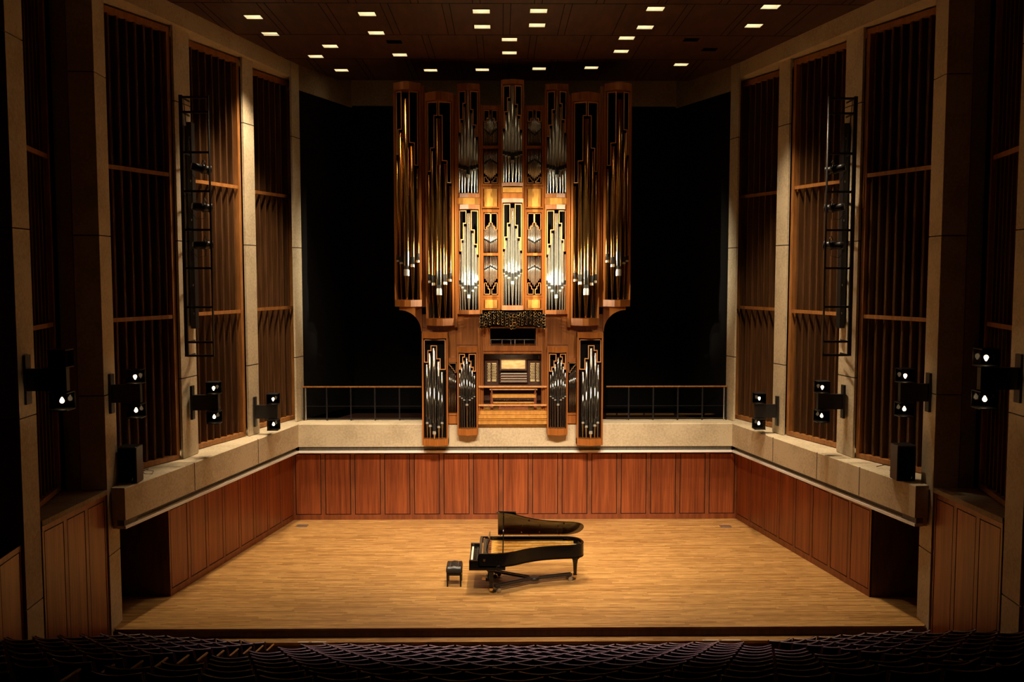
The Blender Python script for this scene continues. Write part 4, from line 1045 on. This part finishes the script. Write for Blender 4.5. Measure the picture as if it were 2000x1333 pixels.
mb.tube([(x+.02, y-.10, .60), (x, y-.06, .2)], .014, 6); mb.tube([(x+.02, y+.10, .60), (x, y+.06, .2)], .014, 6); mb.box((x-.06, y-.14, .12), (x+.06, y+.14, .20))
L2 = build('pedal_lyre', mb, M['piano'], t)
for k in (-.07, 0, .07): mb = MB(); mb.box((x-.15, y+k-.015, .135), (x-.061, y+k+.015, .150)); build('pedal', mb, M['brass'], L2)
# dolly
t = thing('piano_dolly', 'black three-armed wheeled dolly under the concert grand', 'dolly', (.2, 22.3, 0))
hub = Vector((*W(1.55, .72), .14)); ends = [Vector((*W(u, v), .10)) for u, v in LEGS]
for k, e in enumerate(ends):
    d = (hub-e); d.z = 0; d.normalize(); sdv = Vector((-d.y, d.x, 0)); mb = MB()
    for sg in (-1, 1):
        mb.bar(tuple(e+sdv*sg*.045+Vector((0,0,.05))+d*.10), tuple(hub+sdv*sg*.045), .03, .05)
    build('arm', mb, M['blackmetal'], t)
    mb = MB(); q = e+d*.06; mb.obb(q+Vector((0,0,-.072)), d*.06, sdv*.06, Vector((0,0,.008))); 
    mb.obb(q+d*.11+Vector((0,0,.03)), d*.06, sdv*.05, Vector((0,0,.03))); build('leg_cup', mb, M['blackmetal'], t)
    for sg in (-1, 1):
        c = e+d*.16+sdv*sg*.10; rs = []; n = 14
        mb = MB()
        for o_ in (-.015, .015): rs.append([tuple(Vector((c.x, c.y, .055))+sdv*o_+d*.052*math.cos(2*PI*i/n)+Vector((0,0,.052*math.sin(2*PI*i/n)))) for i in range(n)])
        mb.rings(rs); build('wheel', mb, M['steel'] if k != 1 else M['blackmetal'], t)
mb = MB(); mb.lathe([(.12, .0), (.14, .02), (.14, .06), (.12, .075)], hub.x, hub.y, 16, z0=.10); build('hub', mb, M['blackmetal'], t)
# bench
c = atz(887, 1147, 0); bx, by = c.x, c.y+.24
t = thing('piano_bench', 'black tufted leather piano bench left of the concert grand', 'bench', (bx, by, 0))
mb = MB(); hx, hy = .195, .26
N1, N2 = 20, 26; vs = []; fs = []
for j in range(N2+1):
    for i in range(N1+1):
        u = i/N1*2-1; v = j/N2*2-1
        e = (1-abs(u)**8)*(1-abs(v)**8)
        z = .43+.085*max(0, e)**.35
        for tu in (-.5, 0, .5):
            for tv in (-.66, -.22, .22, .66): z -= .022*math.exp(-((u-tu)**2*hx*hx+(v-tv)**2*hy*hy)/.0006)
        z += .012*math.cos(u*PI*2)*(1-abs(v)**4)
        vs.append((bx+u*hx, by+v*hy, z))
for j in range(N2):
    for i in range(N1): a = j*(N1+1)+i; fs.append((a, a+1, a+N1+2, a+N1+1))
mb.add(vs, fs, 0, True); mb.bbox((bx-hx, by-hy, .34), (bx+hx, by+hy, .44), .02); build('cushion', mb, M['leather'], t, fix=False)
mb = MB()
for tu in (-.5, 0, .5):
    for tv in (-.66, -.22, .22, .66): mb.lathe([(.008, 0), (.009, .004), (.003, .008)], bx+tu*hx, by+tv*hy, 8, z0=.492)
build('tufting_buttons', mb, M['steel'], t)
mb = MB(); mb.box((bx-hx+.01, by-hy+.01, .28), (bx+hx-.01, by+hy-.01, .339)); build('apron_frame', mb, M['piano'], t)
for sx in (-1, 1):
    for sy in (-1, 1):
        x = bx+sx*(hx-.035); y = by+sy*(hy-.035); mb = MB()
        def sq(h, z): return [(x-h,y-h,z),(x+h,y-h,z),(x+h,y+h,z),(x-h,y+h,z)]
        mb.rings([sq(.018, 0), sq(.018,.05), sq(.026,.279)]); build('leg', mb, M['piano'], t)
# ================================================================== seats
SPX = .54
def make_seat():
    t = thing('auditorium_seat', 'x', 'seat', (0, 0, 0))
    # faces +y (stage); back of the seat toward the camera (-y); origin on floor under the seat
    mb = MB(); n = 8; rs = []
    def ringz(z, yb, h): 
        out = []
        for i in range(n+1):
            u = i/n*2-1; out.append((u*h, yb-.055+.085*u*u, z))
        for i in range(n, -1, -1):
            u = i/n*2-1; out.append((u*h, yb-.0+.085*u*u, z))
        return out
    mb.rings([ringz(.40, -.05, .243), ringz(.62, -.10, .243), ringz(.80, -.155, .243), ringz(.862, -.17, .243)], 0, False)
    build('backrest', mb, M['fabric'], t)
    mb = MB(); mb.rings([[(x, y-.028, z) for x, y, z in ringz(.36, -.05, .25)][:n+1]+[(x, y-.012, z) for x, y, z in ringz(.36, -.05, .25)][:n+1][::-1],
                         [(x, y-.028, z) for x, y, z in ringz(.865, -.17, .248)][:n+1]+[(x, y-.012, z) for x, y, z in ringz(.865, -.17, .248)][:n+1][::-1]], 0, False)
    build('back_shell', mb, M['shell'], t)
    mb = MB(); pts = [(x, y-.014, .872) for x, y, z in ringz(.865, -.17, .248)][:n+1]; mb.tube(pts, .013, 6); build('top_rim', mb, M['rim'], t)
    mb = MB(); mb.bbox((-.225, -.06, .38), (.225, .36, .46), .02); build('cushion', mb, M['fabric'], t)
    mb = MB(); mb.bbox((-.20, -.02, .02), (.20, .03, .375), .008); build('pedestal', mb, M['blackmetal'], t)
    return t
def armrest(parent, x, top='shell', z=.56):
    mb = MB(); mb.bbox((x-.018, -.10, z), (x+.018, .24, z+.03), .008); mb.box((x-.014, -.06, .02), (x+.014, .20, z-.002), 1)
    return build('armrest', mb, [M[top], M['shell']], parent)
seat0 = make_seat(); armrest(seat0, -.27); ARMW = armrest(seat0, .27, 'armwood', .665).data; bpy.data.objects.remove([c for c in seat0.children if c.data == ARMW][0]); 
seatL = None
RC = 52.0; ROWN = 12; PITCH = .90; RISE = .34; Y1 = 18.50; Z1 = -.78
FY = lambda k: Y1-PITCH*k
FZ = lambda k: Z1+RISE*k
# terraced floor: arc strips
mb = MB()
def arcY(yc, x): return yc + (RC-math.sqrt(RC*RC-x*x))*1.0
for k in range(-1, 15):
    z = FZ(max(k, 0)); ya = FY(k)+.42 if k > -1 else 19.6; yb = FY(k)+.42-PITCH if k > -1 else FY(0)+.42
    xsl = [x*1.3 for x in range(-9, 10)]
    vs = []; fs = []
    for x in xsl:
        y_a = arcY(ya, x) if k > -1 else 20.8; y_b = arcY(yb, x)
        vs += [(x, y_b, z), (x, y_a, z), (x, y_b, z+RISE if k > -1 else z)]
    for i in range(len(xsl)-1):
        a = i*3; fs.append((a, a+3, a+4, a+1)); 
        if k > -1: fs.append((a, a+2, a+5, a+3))
    mb.add(vs, fs, 0 if k < 1 else 1)
struct('floor', mb, [M['stage'], M['carpet']])
def proj(p):
    d = Vector(p)-CAM; zc = d.dot(fw)
    return 1000+F*d.dot(rt)/zc, 666.5-F*d.dot(up)/zc
cand = []
for k in range(ROWN):
    cz = FZ(k); yc = FY(k)
    hwid = 3.80+.12*(k > 0)+.03*k; 
    ns = int(round(2*hwid/SPX)); off_ = 0
    if ns % 2 == k % 2: ns += 1
    row = [('centre', (i-(ns-1)/2)*SPX, i, ns) for i in range(ns)]
    for s in (-1, 1):
        # side blocks start at the aisle and run outward; the walls limit them
        edge = 5.20-.015*k if s < 0 else 5.02-.045*k
        m_ = int((8.75-edge)/SPX)
        for i in range(m_): row.append((SIDE[s], s*(edge+(i+.5)*SPX), i, m_))
    for blk, x, i, n_ in row:
        y = arcY(yc, x)
        if blk != 'centre': y = yc+.22+(abs(x)-5.2)*.17
        px, py = proj((x, y-.17, cz+.87))
        if -40 < px < 2040 and py < 1336: cand.append((k, blk, x, y, cz, i, n_, px, py))
cand.sort(key=lambda c: -c[4])
print('seats', len(cand))
SEATS = cand
first = True
ind = [c for c in cand]
def seat_label(k, blk, i, n_):
    r = ORD[k]+' row from the stage'
    if blk == 'centre': return 'dark red theatre seat, %s from the left, centre block, %s' % (ORD[i], r)
    return 'dark red theatre seat, %s from the aisle, %s block, %s' % (ORD[i], blk, r)
# beyond 300 the nearest-to-hidden ones become one body of seats
vis = sorted(ind, key=lambda c: c[0]*1.0)
keep = vis[:300]; rest = vis[300:]
protos = {'mid': seat0}
seatE = None
def new_seat():
    global first
    if first: first = False; return seat0
    return dup(seat0)
arm_me = [c for c in seat0.children if c.name.startswith('armrest')][0]
for (k, blk, x, y, cz, i, n_, px, py) in keep:
    o = new_seat(); rz = math.asin(-x/RC)*-1.0
    o.location = (x, y, cz); o.rotation_euler = (0, 0, math.atan(x/math.sqrt(RC*RC-x*x))*1.0 if blk == 'centre' else math.copysign(math.radians(11), x))
    o['label'] = seat_label(k, blk, i, n_); o['group'] = 'auditorium seats in the %s block' % blk
    last = (blk == 'centre' and i == n_-1) or (blk == 'left' and i == 0) or (blk == 'right' and i == n_-1)
    if blk == 'right' and i == 0: [c for c in o.children if c.name.startswith('armrest')][0].data = ARMW
    if last:
        c = arm_me.copy(); COL.objects.link(c); c.parent = o; c.location = (SPX, 0, 0)
        if blk == 'left': c.data = ARMW; c.location = (0, 0, 0)
if rest:
    mb = MB()
    srcs = [c.data for c in seat0.children]
    mats = []; 
    for me in srcs:
        for m_ in me.materials:
            if m_ not in mats: mats.append(m_)
    for (k, blk, x, y, cz, i, n_, px, py) in rest:
        R_ = Matrix.Translation((x, y, cz)) @ Matrix.Rotation(math.atan(x/RC) if blk == 'centre' else math.copysign(math.radians(11), x), 4, 'Z')
        for me in srcs:
            mi = [mats.index(m_) for m_ in me.materials]
            vs = [tuple(R_ @ v.co) for v in me.vertices]; o_ = len(mb.v); mb.v += vs
            for p in me.polygons: mb.f.append([v+o_ for v in p.vertices]); mb.fm.append(mi[p.material_index]); mb.fs.append(False)
    o = build('seat_rows', mb, mats, fix=False); tag(o, 'dark rows of theatre seats closest to the bottom edge of the picture', 'seats', kind='stuff')
print('pipes', pipe_count, 'objects', len(bpy.data.objects))
